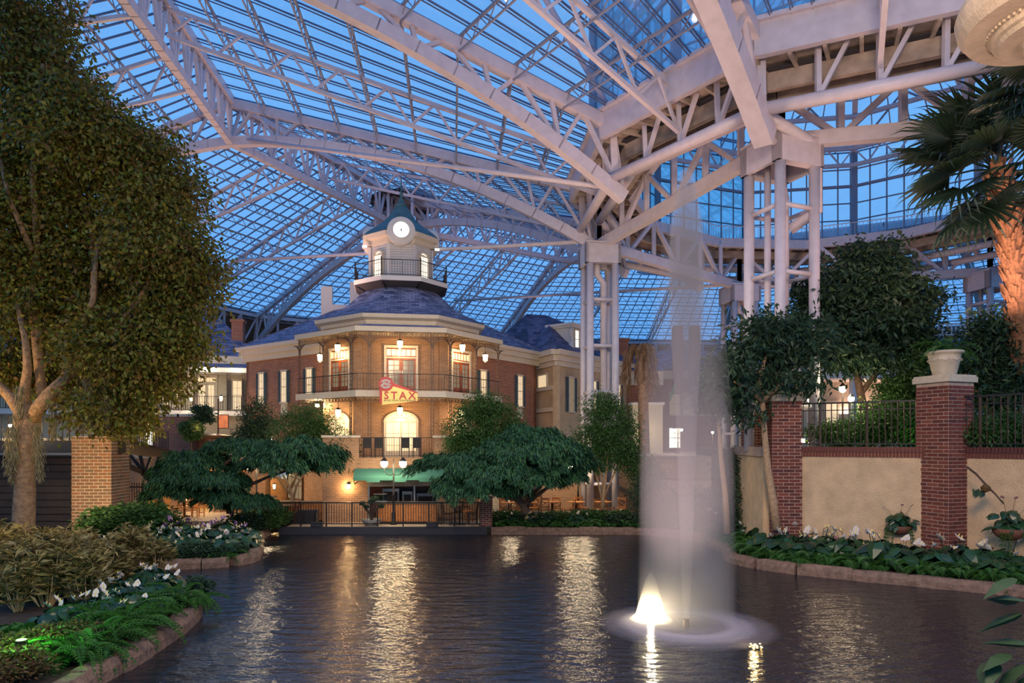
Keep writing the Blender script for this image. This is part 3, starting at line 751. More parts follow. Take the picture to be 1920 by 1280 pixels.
# second cornice, octagonal roof, tower
def octo(a, z): h = a*.4142; return [V(x, y, z) for x, y in ((-a,-h),(-h,-a),(h,-a),(a,-h),(a,h),(h,a),(-h,a),(-a,h))]
def octband(name, prof, material, uv=False, parent=bld, per_face=True):
    rings = [octo(a, z) for a, z in prof]
    for k in range(8):
        m = MB()
        for r0, r1 in zip(rings[:-1], rings[1:]): m.quad(r0[k], r0[(k+1)%8], r1[(k+1)%8], r1[k])
        m.build(name, material, parent, uv=uv)
octband('upper_cornice', [(4.0,9.6),(4.0,9.85),(4.15,9.9),(4.2,10.1),(4.45,10.2),(4.5,10.38),(4.3,10.40)], TRIM)
octband('tower_roof', [(4.48,10.38),(3.95,10.62),(3.3,11.0),(2.75,11.45),(2.25,11.95),(1.85,12.35),(1.6,12.6)], SLATE, True)
tower = thing('clock_tower', 'white octagonal clock tower with green copper cap and lit round clock', 'tower', tuple(SL(0,0,12.4)), RZ)
def TB(prof, name, material, uv=False):
    rings = [octo(a, z-12.4) for a, z in prof]; m = MB()
    for r0, r1 in zip(rings[:-1], rings[1:]):
        for k in range(8): m.quad(r0[k], r0[(k+1)%8], r1[(k+1)%8], r1[k])
    return m.build(name, material, tower, uv=uv)
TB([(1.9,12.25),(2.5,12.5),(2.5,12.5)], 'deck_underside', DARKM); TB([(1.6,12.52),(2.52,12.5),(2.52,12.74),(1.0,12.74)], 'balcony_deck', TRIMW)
SIDING = brickmat('white_siding', (.62,.61,.60), (.58,.57,.56), (.30,.30,.33), 50, .13, .012, .5, .6)
TB([(1.66,12.7),(1.66,15.05)], 'tower_wall', SIDING, True)
TB([(1.66,14.68),(1.75,14.72),(1.8,14.92),(2.0,15.02),(2.05,15.24),(1.9,15.28)], 'eaves_cornice', TRIM)
TB([(2.03,15.25),(1.82,15.5),(1.45,15.8),(1.05,16.12),(.74,16.45),(.47,16.9),(.27,17.2),(.24,17.25)], 'copper_roof', COPPER)
MB().lathe([(.0,4.75),(.32,4.80),(.34,4.88),(.22,4.95),(.16,5.1),(.06,5.4),(.12,5.5),(.05,5.62),(.015,6.4),(0,6.4)], n=12).build('finial', COPPER, tower, smooth=True)
for k in range(8):    # pilasters, lit arched windows, round clock dormers
    a, b = octo(1.66, 0)[k], octo(1.66, 0)[(k+1)%8]; f = fr(a[:2], b[:2], .5, .36, .01); f = (f[0]+V(0,0,.12), f[1], f[2])
    f0 = fr(a[:2], b[:2], 0, .3, .02); WB(MB(), f0, -.08, .10, 0, 1.9, 0, .05).build('pilaster', TRIMW, tower)
    if k % 2 == 0: archwin(tower, f, .56, 1.25, WINLIT2)
    else:
        fc = fr(a[:2], b[:2], .5, 2.84, .50 if k == 1 else .30); c, u, n = fc
        def disc(m, r0, r1, d0, d1, n_=24, zlo=-9):
            vs = []
            for t in range(n_):
                an = 2*math.pi*t/n_; dr_ = u*math.cos(an)+V(0,0,math.sin(an)); vs += [c+dr_*r0+n*d1, c+dr_*r1+n*d1, c+dr_*r1+n*d0, c+dr_*r0+n*d0]
            fs = []
            for t in range(n_):
                i, j = 4*t, 4*((t+1)%n_); fs += [(i,i+1,j+1,j),(i+1,i+2,j+2,j+1),(i+3,i,j,j+3)]
            m.add(vs, fs)
        m = MB(); disc(m, .42, .50, -.1, .12); disc(m, .50, .56, -.1, .06); m.build('clock_frame', COPPER if False else TRIMW, tower)
        m = MB(); disc(m, .56, .68, -.75, .02); disc(m, .68, .74, -.75, -.08); m.build('dormer_arch', TRIMW, tower)
        m = MB(); disc(m, 0.0, .42, -.05, .03); o = m.build('clock_face', CLOCK, tower)
        m = MB(); WB(m, fc, -.012, .012, -.05, .11, .05, .06); WB(m, fc, -.03, .03, -.07, .05, .045, .055)
        for t in range(12):
            an = t*math.pi/6; m.bar(c+(u*math.cos(an)+V(0,0,math.sin(an)))*.32+n*.05, c+(u*math.cos(an)+V(0,0,math.sin(an)))*.37+n*.05, .018)
        m.build('clock_hands', IRON, tower)
rl = octo(2.45, .34)
for k in range(8):
    rail(tower, rl[k], rl[(k+1)%8], 0, .86, 15, 'tower_railing', IRON, w=.014); MB().bar(rl[k], rl[k]+V(0,0,1.0), .07).build('rail_post', IRON, tower)
    m = MB(); d_ = unit(octo(1,0)[k]); m.bar(d_*1.75+V(0,0,-.35), d_*2.55+V(0,0,.05), .08); m.bar(d_*1.7+V(0,0,0), d_*1.7+V(0,0,-.45), .08); m.build('deck_bracket', IRON, tower)
for s in (-1, 1):
    t_ = thing('floodlight', 'small white floodlight clamped under the %s eave of the clock tower' % ('left' if s < 0 else 'right'), 'light', tuple(SL(s*1.95,-.9,14.62)), RZ)
    MB().box(-.14,.14,-.09,.09,-.08,.08).build('housing', TRIMW, t_); MB().box(-.12,.12,-.1,-.09,-.06,.06).build('lens', CLOCK, t_); MB().bar((-s*.14,0,0),(-s*.35,.1,0.05),.03).build('arm', IRON, t_)
# white crenellated parapet behind the roof
bt = thing('battlement', 'white crenellated parapet rising behind the slate roof, left of the tower', 'wall', tuple(P(640, 590, 44)), RZ)
MB().box(-1.25,1.25,-.2,.2,-2,.62).build('parapet', TRIMW, bt)
for x in (-.95,): MB().box(-1.25,-.55,-.2,.2,.62,1.75).build('merlon', TRIMW, bt)
MB().box(.55,1.5,-.2,.2,.62,2.1).build('merlon', TRIMW, bt)
# ---- ground floor block with serving counter
LB = [(-9.5,4.3),(-3.9,-3.2),(-3.6,-6.0),(3.6,-6.0),(6.2,-2.0),(8.5,2)]
m = MB()
for i, (a, b) in enumerate(zip(LB[:-1], LB[1:])):
    if i == 2: continue
    seg_wall(bld, a, b, TF, GF, BRICKLIT, 'ground_wall')
fG = fr(LB[2], LB[3], .5, 0)
for x0, x1, z0, z1 in ((-3.6,-1.55,TF,GF),(1.75,3.6,TF,GF),(-1.55,1.75,2.2,GF)):
    WB(MB(), fG, x0, x1, z0, z1, -.25, 0).build('ground_wall', BRICKLIT, bld, uv=True)
MB().prism([(x, y+.1) for x, y in LB]+[(3,6),(-5,8)], GF-.12, GF).build('terrace_roof', PAVE, bld)
MB().box(-1.55,1.75,-3.6,-3.5,TF,2.3).build('kitchen_back', MATS['dark_wood'], bld)
MB().box(-1.55,1.75,-5.8,-3.6,2.2,2.25).build('kitchen_ceiling', TRIM, bld)
for x in (-1.5, 0.62, 1.7): MB().box(x-.04,x+.04,-6.02,-5.9,TF,2.2).build('kitchen_post', STAIN, bld)
MB().box(-1.55,1.75,-6.05,-5.95,1.95,2.2).build('kitchen_lintel', DECK, bld)
for x0, x1, z1 in ((-.9,-.1,1.75),(.05,.55,1.6),(.75,1.6,1.5)):
    m = MB(); m.box(x0,x1,-4.6,-3.7,TF,z1); o = m.build('oven', STAIN, bld); MB().box(x0+.08,x1-.08,-4.62,-4.6,.9,z1-.15).build('oven_door', DARKM, o)
# brick parapets of the upper terrace, with caps, and railing between
for x0, x1 in ((-3.6,-1.95),(1.55,3.6)):
    WB(MB(), fG, x0, x1, GF, GF+.95, -.3, .04).build('parapet', BRICKLIT, bld, uv=True); WB(MB(), fG, x0-.06, x1+.06, GF+.95, GF+1.05, -.36, .10).build('parapet_cap', TRIM, bld)
c, u, n = fG; rail(bld, c+u*-1.95+V(0,0,GF)-n*.1, c+u*1.55+V(0,0,GF)-n*.1, 0, .95, 30, 'terrace_railing')
for x in (-1.6,-1.05,.2,.75): m = MB(); WB(m, fG, x-.2, x+.2, GF+.45, GF+.5, -.9, -.5); WB(m, fG, x-.2, x+.2, GF+.5, GF+.95, -.55, -.5); [WB(m, fG, x+s-.02, x+s+.02, GF, GF+.45, -.9+d, -.86+d) for s in (-.18,.18) for d in (0,.36)]; m.build('terrace_chair', IRON, bld)
# awnings
def awning(label, f, x0, x1, z, material, drop=.38, out=.9):
    c, u, n = f
    t = thing('awning', label, 'awning', tuple(SL(*(c+u*(x0+x1)/2)[:2], z)), RZ)
    base = c+u*(x0+x1)/2
    def q(x, d, zz): return tuple((u*(x-(x0+x1)/2)+n*d)+V(0,0,zz))
    MB().slab([q(x0,.02,0), q(x1,.02,0), q(x1,out,-drop), q(x0,out,-drop)], (0,0,.025)).build('canvas', material, t)
    k = int((x1-x0)/.55)
    for i in range(k):
        a, b = lerp(x0, x1, i/k), lerp(x0, x1, (i+1)/k); dd = .20 if i % 2 else .12
        MB().slab([q(a,out,-drop), q(b,out,-drop), q(b,out,-drop-dd), q(a,out,-drop-dd)], tuple(n*.02)).build('valance', material, t)
    for x in (x0, x1): MB().bar(q(x,0,-.7), q(x,out,-drop), .03).build('awning_arm', IRON, t)
awning('teal green canvas awning over the serving counter', fG, -2.15, 2.6, 2.78, TEAL)
awning('pale blue canvas awning on the ground floor left of the counter', fr(LB[0], LB[1], on_px(LB[0], LB[1], 545)), -1.3, 1.3, 2.72, BLUEC)
awning('red canvas awning right of the counter behind the layered tree', fr(LB[3], LB[4], .75), -1.2, 1.2, 2.6, REDC, .45)
# dark glazed openings on the ground floor
for px, w in ((555, 1.5), (460, 1.1)):
    f = fr(LB[0], LB[1], on_px(LB[0], LB[1], px), TF+.75, .03); sash(bld, f, w, 1.35, WINGLASS, False, 4, 2, WOODD)
for t in (.35, .8):
    f = fr(LB[3], LB[4], t, TF, .03); french(bld, f, .9, 2.0, .3, WINLIT if t > .5 else WINGLASS, TRIM)
# dormer-free wing chimney right
for px, py, w, D, lab in ((447, 600, .75, 47, 'brick chimney left of the restaurant roof, the wider and nearer one'), (412, 625, .6, 49, 'narrow brick chimney half hidden by the big tree, left of the wider chimney'),
                          (1166, 635, .8, 52, 'slim dark brick chimney right of the four-tube column by the stucco building'), (1190, 650, .7, 55, 'short brick chimney behind the dead palm crown')):
    p = P(px, py, D); ch = thing('chimney', lab, 'chimney', (p[0], p[1], p[2]-6), RZ)
    MB().box(-w/2,w/2,-w/2,w/2,0,5.8).build('shaft', BRICK, ch, uv=True); MB().box(-w/2-.08,w/2+.08,-w/2-.08,w/2+.08,5.8,6.0).build('cap', BRICK, ch, uv=True)
# =====================================================================
# lights and signs of the restaurant
def lantern_proto():
    t = thing('hanging_lantern', 'hanging lantern', 'lantern')
    m = MB(); m.bar((0,0,.28),(0,0,.75),.02); m.lathe([(0,.30),(.05,.28),(.17,.20),(.17,.18),(0,.18)], n=6); m.lathe([(0,-.24),(.06,-.22),(.13,-.18),(.13,-.16),(0,-.16)], n=6)
    for k in range(6): a = k*math.pi/3; m.bar((.155*math.cos(a), .155*math.sin(a), .19), (.12*math.cos(a), .12*math.sin(a), -.17), .02)
    m.build('lantern_frame', IRON, t)
    m = MB(); m.lathe([(.145,.18),(.11,-.16),(0,-.16)], n=6); m.build('lantern_glass', SHADE, t)
    return t
LP = lantern_proto()
def lantern(px, py, D, label, group, power=24):
    power = power*1.45
    p = P(px, py, D); put(LP, USED, tuple(p), 0, 1, label, group)
    lamp('POINT', (p[0], p[1], p[2]-.35), power, (1,.60,.24), .08, name='lantern_light')
LG = 'lanterns hanging on the restaurant porch'
fD = 32.9-.3
for px, py, D, lab, pw in ((750,646,33.4,'lit lantern over the upper porch above the middle door',42), (633,653,34.3,'lit lantern under the upper porch, near its left corner post',38), (867,653,34.9,'lit lantern under the upper porch, near its right corner post',38),
                       (600,671,36.2,'lit lantern furthest left under the upper porch',28), (910,671,37.2,'lit lantern furthest right under the upper porch',28),
                       (750,771,33.4,'lit lantern under the balcony over the arched door',55), (634,775,33.8,'lit lantern under the balcony, left of the arched door',45), (866,775,34.4,'lit lantern under the balcony, right of the arched door',45)):
    lantern(px, py, D, lab, LG, pw)
def sconce_proto():
    t = thing('wall_sconce', 'sconce', 'lamp'); m = MB(); m.box(-.05,.05,0,.03,-.15,.15); m.bar((0,0,.1),(0,-.14,.16),.02); m.lathe([(0,.22),(.09,.14),(.09,.12),(0,.12)], (0,-.14,0), 8); m.build('sconce_frame', IRON, t)
    MB().lathe([(.07,.12),(.05,-.10),(0,-.10)], (0,-.14,0), 8).build('sconce_glass', SHADE, t); return t
SP = sconce_proto()
for px, py, D, lab in ((516,912,35.2,'lit wall sconce under the blue awning, left of the dark window'),(621,912,32.4,'lit wall sconce on the brick just right of the dark window'),(655,912,32.0,'lit wall sconce nearest the serving counter'),
                       (398,926,36.5,'lit sconce on the yellow-lit brick pier beneath the layered tree'),(352,920,36.5,'lit sconce on the brick pier beside the iron gate')):
    p = P(px, py, D); put(SP, USED, tuple(p), 0, 1, lab, 'wall sconces on the ground floor brick'); lamp('POINT', (p[0], p[1]-.35, p[2]), 48, (1,.62,.27), .06, name='sconce_light')
# sign
sg = thing('restaurant_sign', 'red and yellow sign reading STAX hanging on the balcony edge', 'sign', tuple(P(747, 738, 32.0)), R(6))
def spx(px, py): return ((px-747)/40.0, (738-py)/40.0)
def plate(pts, y0, y1): 
    n = len(pts); return MB().add([(x, y0, z) for x, z in pts]+[(x, y1, z) for x, z in pts], [tuple(range(n)), tuple(range(2*n-1, n-1, -1))]+[(i, n+i, n+(i+1)%n, (i+1)%n) for i in range(n)])
plate([spx(*p) for p in ((712,754),(712,726),(735,717),(783,735),(783,752),(718,758))], .0, .10).build('red_backing', SIGNR, sg)
plate([spx(*p) for p in ((717,759),(717,733),(733,723),(783,737),(783,751))], -.03, 0).build('yellow_panel', SIGNY, sg)
cx_, cz_ = spx(724, 720)
plate([(cx_+.34*math.cos(t*math.pi/12), cz_+.34*math.sin(t*math.pi/12)) for t in range(24)], -.06, .0).build('round_badge', SIGNR, sg)
m = MB()
for r_, a0, a1, dy in ((.24, 20, 160, .02), (.17, 10, 150, .03), (.24, 200, 330, -.02), (.16, 190, 320, -.03)):
    n_ = 8; pts = [(cx_+r_*math.cos(R(lerp(a0, a1, i/n_))), -.075, cz_+dy+r_*.72*math.sin(R(lerp(a0, a1, i/n_)))) for i in range(n_+1)]
    m.tube(pts, .022, 5)
for dz in (-.05, .0, .05): m.tube([(cx_-.2+dz, -.075, cz_+dz-.02), (cx_-.05, -.075, cz_+dz+.03), (cx_+.08, -.075, cz_+dz-.03), (cx_+.2-dz, -.075, cz_+dz+.02)], .018, 5)
m.build('burger_emblem', TRIMW, sg)
def text(body, size, loc, parent, material, name, sp=1.0, ext=.012, rot=(R(90),0,0), bold=0):
    cu = bpy.data.curves.new(name, 'FONT'); cu.body = body; cu.size = size; cu.extrude = ext; cu.align_x = 'CENTER'; cu.align_y = 'CENTER'; cu.space_character = sp; cu.resolution_u = 2; cu.offset = bold
    o = bpy.data.objects.new(name, cu); COL.objects.link(o); dg = bpy.context.evaluated_depsgraph_get(); me = bpy.data.meshes.new_from_object(o.evaluated_get(dg)); bpy.data.objects.remove(o, do_unlink=True)
    me.name = name; me.materials.clear(); me.materials.append(material); q = bpy.data.objects.new(name, me); COL.objects.link(q); adopt(q, parent); q.location = loc; q.rotation_euler = rot
    return q
text('STAX', .50, (spx(750,742)[0], -.045, spx(750,742)[1]), sg, SIGNR, 'sign_lettering', 1.35, bold=.008)
text('BUILD YOUR OWN BURGER', .105, (spx(750,750.5)[0], -.045, spx(750,750.8)[1]), sg, IRON, 'small_lettering', 1.15, .006)
lamp('SPOT', tuple(P(747, 700, 31.3)), 16, (1,.8,.55), .1, name='sign_light', spot=80, target=tuple(P(750, 742, 32)))
# =====================================================================
# TAN STUCCO BUILDING right of the restaurant
A0, A1, A2, A3 = V(1.55,44.6), V(2.72,42.0), V(8.3,49.5), V(6,56)
tan = thing('stucco_building', 'tan stucco building with dark slate mansard roof and teal shutters', 'building', (2.72,42,TF))
def W_(parent, a, b, z0, z1, material, name='wall'):
    c, u, n = fr(a, b); L = np.linalg.norm(V(b[0]-a[0], b[1]-a[1])); return WB(MB(), (c,u,n), -L/2, L/2, z0, z1, -.25, 0).build(name, material, parent, uv=True, world=True)
def wf(parent, a, b, t, z, out=.02):   # frame in the parent's own coordinates
    c, u, n = fr(a, b, t, z, out); l = parent.location; return (c-V(l.x, l.y, l.z), u, n)
def px_t(a, b, px):
    return min(range(201), key=lambda i: abs((lambda p: p[0]/p[1])(lerp(V(*a), V(*b), i/200))-(px-960)/1280))/200
for a, b in ((A0,A1),(A1,A2),(A2,A3)):
    W_(tan, a, b, TF, 9.0, TANST)
    f = wf(tan, a, b, .5, 0); L = np.linalg.norm(b-a)/2; m = MB()
    for p_, z0, z1 in ((.12,8.75,9.05),(.28,9.05,9.4),(.5,9.4,9.72)): WB(m, f, -L-p_*.7, L+p_*.7, z0, z1, -.1, p_)
    m.build('cornice', TRIM, tan)
for z in (7.55, 6.2): 
    f = wf(tan, A0, A1, .5, z); WB(MB(), f, -1.3, 1.2, -.25, 0, 0, .12).build('string_course', TRIM, tan)
f = wf(tan, A0, A1, .45, 7.1-.0, .02); WB(MB(), f, -.75, .45, .45, 1.2, 0, .015).build('lit_recess', WINLIT, tan); m = MB(); WB(m, f, -.85, .55, 1.2, 1.3, 0, .1); WB(m, f, -.85,-.75,.4,1.2,0,.1); WB(m, f, .45,.55,.4,1.2,0,.1); m.build('recess_frame', TRIM, tan)
for px in (1070, 1112, 1137, 1158): sash(tan, wf(tan, A1, A2, px_t(A1, A2, px), 6.0), .55, 2.1, WINLIT if px != 1070 else WINGLASS)
RH = [A0+V(-.4,-.2), A1+V(0,-.6), A2+V(.6,-.1), A3+V(.6,.6), V(-4, 54)]
AP = [(2.3,46.5,12.7),(1.0,47.2,12.9),(4.6,49.5,12.4),(2,52,12.6)]
m_ = [((*RH[0],9.7),(*RH[1],9.7),AP[0],AP[1]), ((*RH[1],9.7),(*RH[2],9.7),AP[2],AP[0]), ((*RH[2],9.7),(*RH[3],9.7),AP[3],AP[2]), ((*RH[4],9.7),(*RH[0],9.7),AP[1],AP[3])]
for q in m_: MB().quad(*q).build('roof_slope', SLATED, tan, uv=True, world=True)
MB().quad(*[AP[i] for i in (1,0,2,3)]).build('roof_top', SLATED, tan, uv=True, world=True)
f = wf(tan, A1, A2, px_t(A1, A2, 1088), 9.85, -.55)
dm = WB(MB(), f, -.45, .45, 0, 1.75, -1.6, .25).build('dormer', TRIMW, tan)
sash(tan, (f[0]+f[2]*.26+V(0,0,.3), f[1], f[2]), .42, 1.15, WINLIT2, False)
m = MB(); WB(m, f, -.75, .75, 1.75, 1.9, -1.7, .45); WB(m, f, -.6, .6, 1.62, 1.75, -1.6, .36); m.build('dormer_cornice', TRIMW, tan)
for s in (-1, 1):
    c, u, n = f; m = MB(); pts = [c+u*s*(.50+.10*math.sin(t*1.4))+n*.2+V(0,0,.05+t*.22) for t in range(8)]; m.tube([tuple(p) for p in pts], [.22,.24,.2,.15,.1,.1,.13,.1], 8); m.build('scroll_bracket', TRIMW, tan, smooth=True)
# =====================================================================
# FAR BUILDINGS behind the fountain
fb = thing('brick_townhouse', 'dim brick house with twin tall chimneys seen through the fountain spray', 'building', (13,56,GF))
MB().box(9.5, 24, 56, 60, GF, 9.2).build('wall', BRICK, fb, uv=True, world=True)
MB().box(9.2, 24.3, 55.6, 60.2, 9.2, 9.9).build('cornice', TRIM, fb, world=True)
MB().slab([(9.2,55.6,9.9),(24.3,55.6,9.9),(22.5,58.5,11.8),(11,58.5,11.8)], (0,0,.1)).build('roof_slope', SLATE, fb, uv=True, world=True)
for px in (1273, 1305):
    p = P(px, 610, 55); MB().box(p[0]-.34, p[0]+.34, 55, 56, 8, p[2]).build('chimney', BRICK, fb, uv=True, world=True)
for px in (1265, 1290, 1318, 1340): sash(fb, wf(fb, (9.5,56), (24,56), ((px-960)/1280*56-9.5)/14.5, 6.3), .8, 1.7, WINGLASS, False)
for px in (1190, 1265): sash(fb, wf(fb, (9.5,56), (24,56), max(.05, ((px-960)/1280*56-9.5)/14.5), 3.6), .9, 1.6, WINLIT2, False)
pb = thing('pale_kiosk', 'pale pink stucco wall block with a lit doorway above, left of the spray', 'building', (9,44,GF))
MB().box(7.6, 9.5, 43, 44, TF, 6.4).build('wall', PALEST, pb, world=True); MB().box(7.5, 9.6, 42.9, 44.1, 6.4, 6.55).build('coping', TRIMW, pb, world=True)
fw = thing('brick_annexe', 'low dark brick annexe with cream cornice between stucco building and dead palm', 'building', (9.5,50,GF))
MB().box(7.6, 10.4, 50, 56, GF, 8.2).build('wall', BRICK, fw, uv=True, world=True); MB().box(7.4, 11, 49.6, 56, 8.2, 9.2).build('cornice', TRIM, fw, world=True)
MB().slab([(7.4,49.6,9.2),(11,49.6,9.2),(10.6,54,11.4),(8,54,11.4)], (0,0,.1)).build('roof_slope', SLATE, fw, uv=True, world=True)
sash(fw, wf(fw, (7.6,50), (10.4,50), .85, 5.4), .6, 1.3, WINLIT2, False)
for i, (px, c_, lab) in enumerate(((1212, REDC, 'red flag on a slanting pole by the dead palm'), (1258, TEAL, 'green flag on a slanting pole seen through the spray'))):
    p = P(px, 752, 48); t = thing('flag', lab, 'flag', tuple(p)); MB().tube([(0,0,0),(.35,-.9,1.5)], .03, 6).build('pole', TRIMW, t)
    MB().slab([(.12,-.3,.5),(.35,-.9,1.45),(-.1,-.9,1.0),(-.25,-.3,-.2)], (.01,.02,0)).build('flag_cloth', c_, t)
# white gallery building on the right, behind the plaza trees
gl = thing('white_gallery_house', 'white galleried house with columns and blue roof behind the right-hand trees', 'building', (24,46,3.7))
MB().box(17, 44, 47, 50, 3.7, 9.0).build('wall', PALEST, gl, world=True); MB().box(16.6, 44, 44.6, 50, 8.2, 9.0).build('entablature', TRIMW, gl, world=True)
MB().slab([(16.4,44.4,9),(44,44.4,9),(44,48,11.2),(18,48,11.2)], (0,0,.1)).build('roof_slope', SLATE, gl, uv=True, world=True)
for px in (1392, 1440, 1521, 1600, 1680, 1760): X = (px-960)/1280*45; MB().tube([(X,45,3.7),(X,45,8.2)], [.30,.25], 14).build('column', TRIMW, gl, world=True, smooth=True)
for X in (18.5, 22.0, 25.6, 29): sash(gl, wf(gl, (17,47), (44,47), (X-17)/27, 4.6), .9, 2.2, WINLIT, False)
rail(gl, (17-24,44.8-46,11.0-3.7), (43-24,44.8-46,11.0-3.7), 0, .8, 90, 'roof_balustrade', TRIMW, w=.05, top=.08)
# =====================================================================
# LEFT SIDE: pale balcony house, street level, ground arcade
lh = thing('pale_balcony_house', 'pale green house with iron balcony and blue slate roof, left of the restaurant', 'building', (-22,45,TF))
LA, LBp = V(-32, 42.5), V(-17.2, 46.2)
W_(lh, LA, LBp, GF, 9.6, PALEST)
f = wf(lh, LA, LBp, .5, 0); L = np.linalg.norm(LBp-LA)/2
m = MB(); WB(m, f, -L, L, 8.55, 8.85, 0, 1.75); m.build('porch_fascia', TRIMW, lh); m = MB(); WB(m, f, -L, L, 9.2, 9.75, 0, .5); m.build('cornice', TRIM, lh)
WB(MB(), f, -L, L, 5.75, 6.05, 0, 1.8).build('balcony_floor', TRIMW, lh)
c, u, n = f
m = MB(); m.quad(c-u*L+n*1.8+V(0,0,8.86), c+u*L+n*1.8+V(0,0,8.86), c+u*L+n*.3+V(0,0,9.3), c-u*L+n*.3+V(0,0,9.3)); m.build('porch_roof', SLATE, lh, uv=True)
m = MB(); m.quad(c-u*L+n*.5+V(0,0,9.75), c+u*L+n*.5+V(0,0,9.75), c+u*(L-3)-n*3+V(0,0,13), c-u*L-n*3+V(0,0,13)); m.build('roof_slope', SLATE, lh, uv=True)
m = MB(); m.quad(c+u*L+n*.5+V(0,0,9.75), c+u*L-n*7+V(0,0,9.75), c+u*(L-3)-n*3+V(0,0,13)); m.build('roof_slope', SLATE, lh, uv=True)
for px in (250, 300, 348, 376, 435, 463):
    t = px_t(LA, LBp, px); X = (t-.5)*2*L; m = MB(); WB(m, f, X-.12, X-.06, 6.05, 8.55, 1.6, 1.68); WB(m, f, X+.06, X+.12, 6.05, 8.55, 1.6, 1.68); WB(m, f, X-.1, X+.1, 8.1, 8.14, 1.6, 1.66)
    m2 = c+u*X+n*1.62; z = 6.1
    while z < 8.4: m.bar(m2-u*.09+V(0,0,z), m2+u*.09+V(0,0,z+.22), .02); z += .22
    m.build('iron_post', IRONB, lh)
m = MB(); lace(m, (c-u*L+n*1.65)[:2], (c+u*L+n*1.65)[:2], 8.53, .3, 50); m.build('iron_lace', IRONB, lh)
rail(lh, c-u*L+n*1.65+V(0,0,6.05), c+u*L+n*1.65+V(0,0,6.05), 0, .95, 110, 'balcony_railing')
for px, w in ((388, 1.1), (446, .55), (320, 1.1), (250, 1.1)):
    t = px_t(LA, LBp, px); f2 = wf(lh, LA, LBp, t, 6.05, .02)
    if w > 1: french(lh, f2, w, 2.35, .4, WINLIT, TRIM)
    else: sash(lh, (f2[0]+V(0,0,.2), f2[1], f2[2]), w, 1.9, WINLIT)
for px, lab in ((361, 'lit wall lamp on the pale balcony house, left of its door'), (417, 'lit wall lamp on the pale balcony house, right of its door')):
    p = P(px, 748, 43.4); put(SP, USED, tuple(p), 0, 1.3, lab, 'lamps of the pale balcony house'); lamp('POINT', (p[0], p[1]-.4, p[2]), 70, (1,.8,.5), .08, name='sconce_light')
for px in (330, 390, 440): lamp('POINT', tuple(P(px, 690, 43.6)), 40, (1,.85,.6), .2, name='porch_light')
# street-level brick piers and arcade under the left house
ar = struct('wall_arcade', (-18, 36, TF))
MB().prism([(-32,37.5),(-17,37.5),(-12.4,35.8),(-12.4,48),(-32,48)], GF-.15, GF).build('street_deck', PAVE, ar, world=True)
def wall_xy(a, b, z0, z1, material, name, parent=ar): W_(parent, V(*a), V(*b), z0, z1, material, name)
wall_xy((-32,40),(-13,39.2),TF,GF,BRICKLIT,'back_wall')
wall_xy((-32,37.6),(-17.2,37.6),2.55,GF,BRICKLIT,'lintel_wall'); wall_xy((-17.2,37.6),(-12.0,36.0),2.55,GF,BRICKLIT,'lintel_wall')
for X, Y in ((-20.4,37.4),(-18.0,37.4),(-15.6,37.0),(-13.6,36.4)): MB().box(X-.55,X+.55,Y-.3,Y+.5,TF,2.6).build('brick_pier', BRICKLIT, ar, uv=True, world=True)
for X in (-21.5,-19.2,-16.8,-14.5): lamp('POINT', (X, 38.3, 2.1), 85, (1,.6,.2), .1, name='arcade_light')
for px, w, lab in ((318, 1.5, 'purple-lit brick pier on the street level below the balcony house'),(357, .9, 'brick pier on the street level beside the red-lit door')):
    p = P(px, 800, 39.5); t = thing('brick_pier', lab, 'pier', (p[0], p[1], GF)); MB().box(-w/2,w/2,-.5,.5,0,2.2).build('shaft', BRICK, t, uv=True); MB().box(-w/2-.06,w/2+.06,-.56,.56,2.2,2.35).build('cap', TRIM, t)
p = P(285, 828, 41); t = thing('lit_showcase', 'bright white lit glass case beside the brick pier', 'showcase', (p[0], p[1], GF)); MB().box(-.25,.25,-.2,.2,.1,1.9).build('case', WINLIT2, t); m = MB(); m.box(-.3,.3,-.25,.25,0,.1).box(-.3,.3,-.25,.25,1.9,2.0); m.build('case_frame', IRON, t)
p = P(419, 790, 39); t = thing('poster_stand', 'upright orange and red poster on a post before the balcony house', 'poster', (p[0], p[1], GF)); MB().box(-.26,.26,-.02,.02,p[2]-GF-.36,p[2]-GF+.36).build('poster_print', POSTER, t); m = MB(); m.box(-.3,.3,-.01,.03,p[2]-GF-.4,p[2]-GF+.4).bar((-.3,0,0),(-.3,0,p[2]-GF+1.3),.06); m.build('post', IRONB, t)
lamp('POINT', (-22, 40, GF+2.2), 120, (1,.7,.4), .3, name='street_light'); lamp('POINT', (-17, 40.5, GF+2.0), 120, (1,.6,.3), .3, name='street_light')
p = P(395, 820, 38); t = thing('round_stall', 'small round brick kiosk with a curved roof edge behind the layered trees', 'kiosk', (p[0], p[1], GF)); MB().lathe([(.9,0),(.9,.9),(1.1,1.0),(1.15,1.1),(0,1.25)], n=20).build('kiosk_body', WOODD, t, smooth=False)
m = MB(); [m.bar((1.0*math.cos(a/2.5), 1.0*math.sin(a/2.5), 0), (1.0*math.cos(a/2.5), 1.0*math.sin(a/2.5), 1.0), .03) for a in range(16)]; m.build('kiosk_bars', IRON, t)
lamp('POINT', (p[0], p[1]-1.6, GF+1.5), 60, (1,.45,.2), .2, name='street_light')
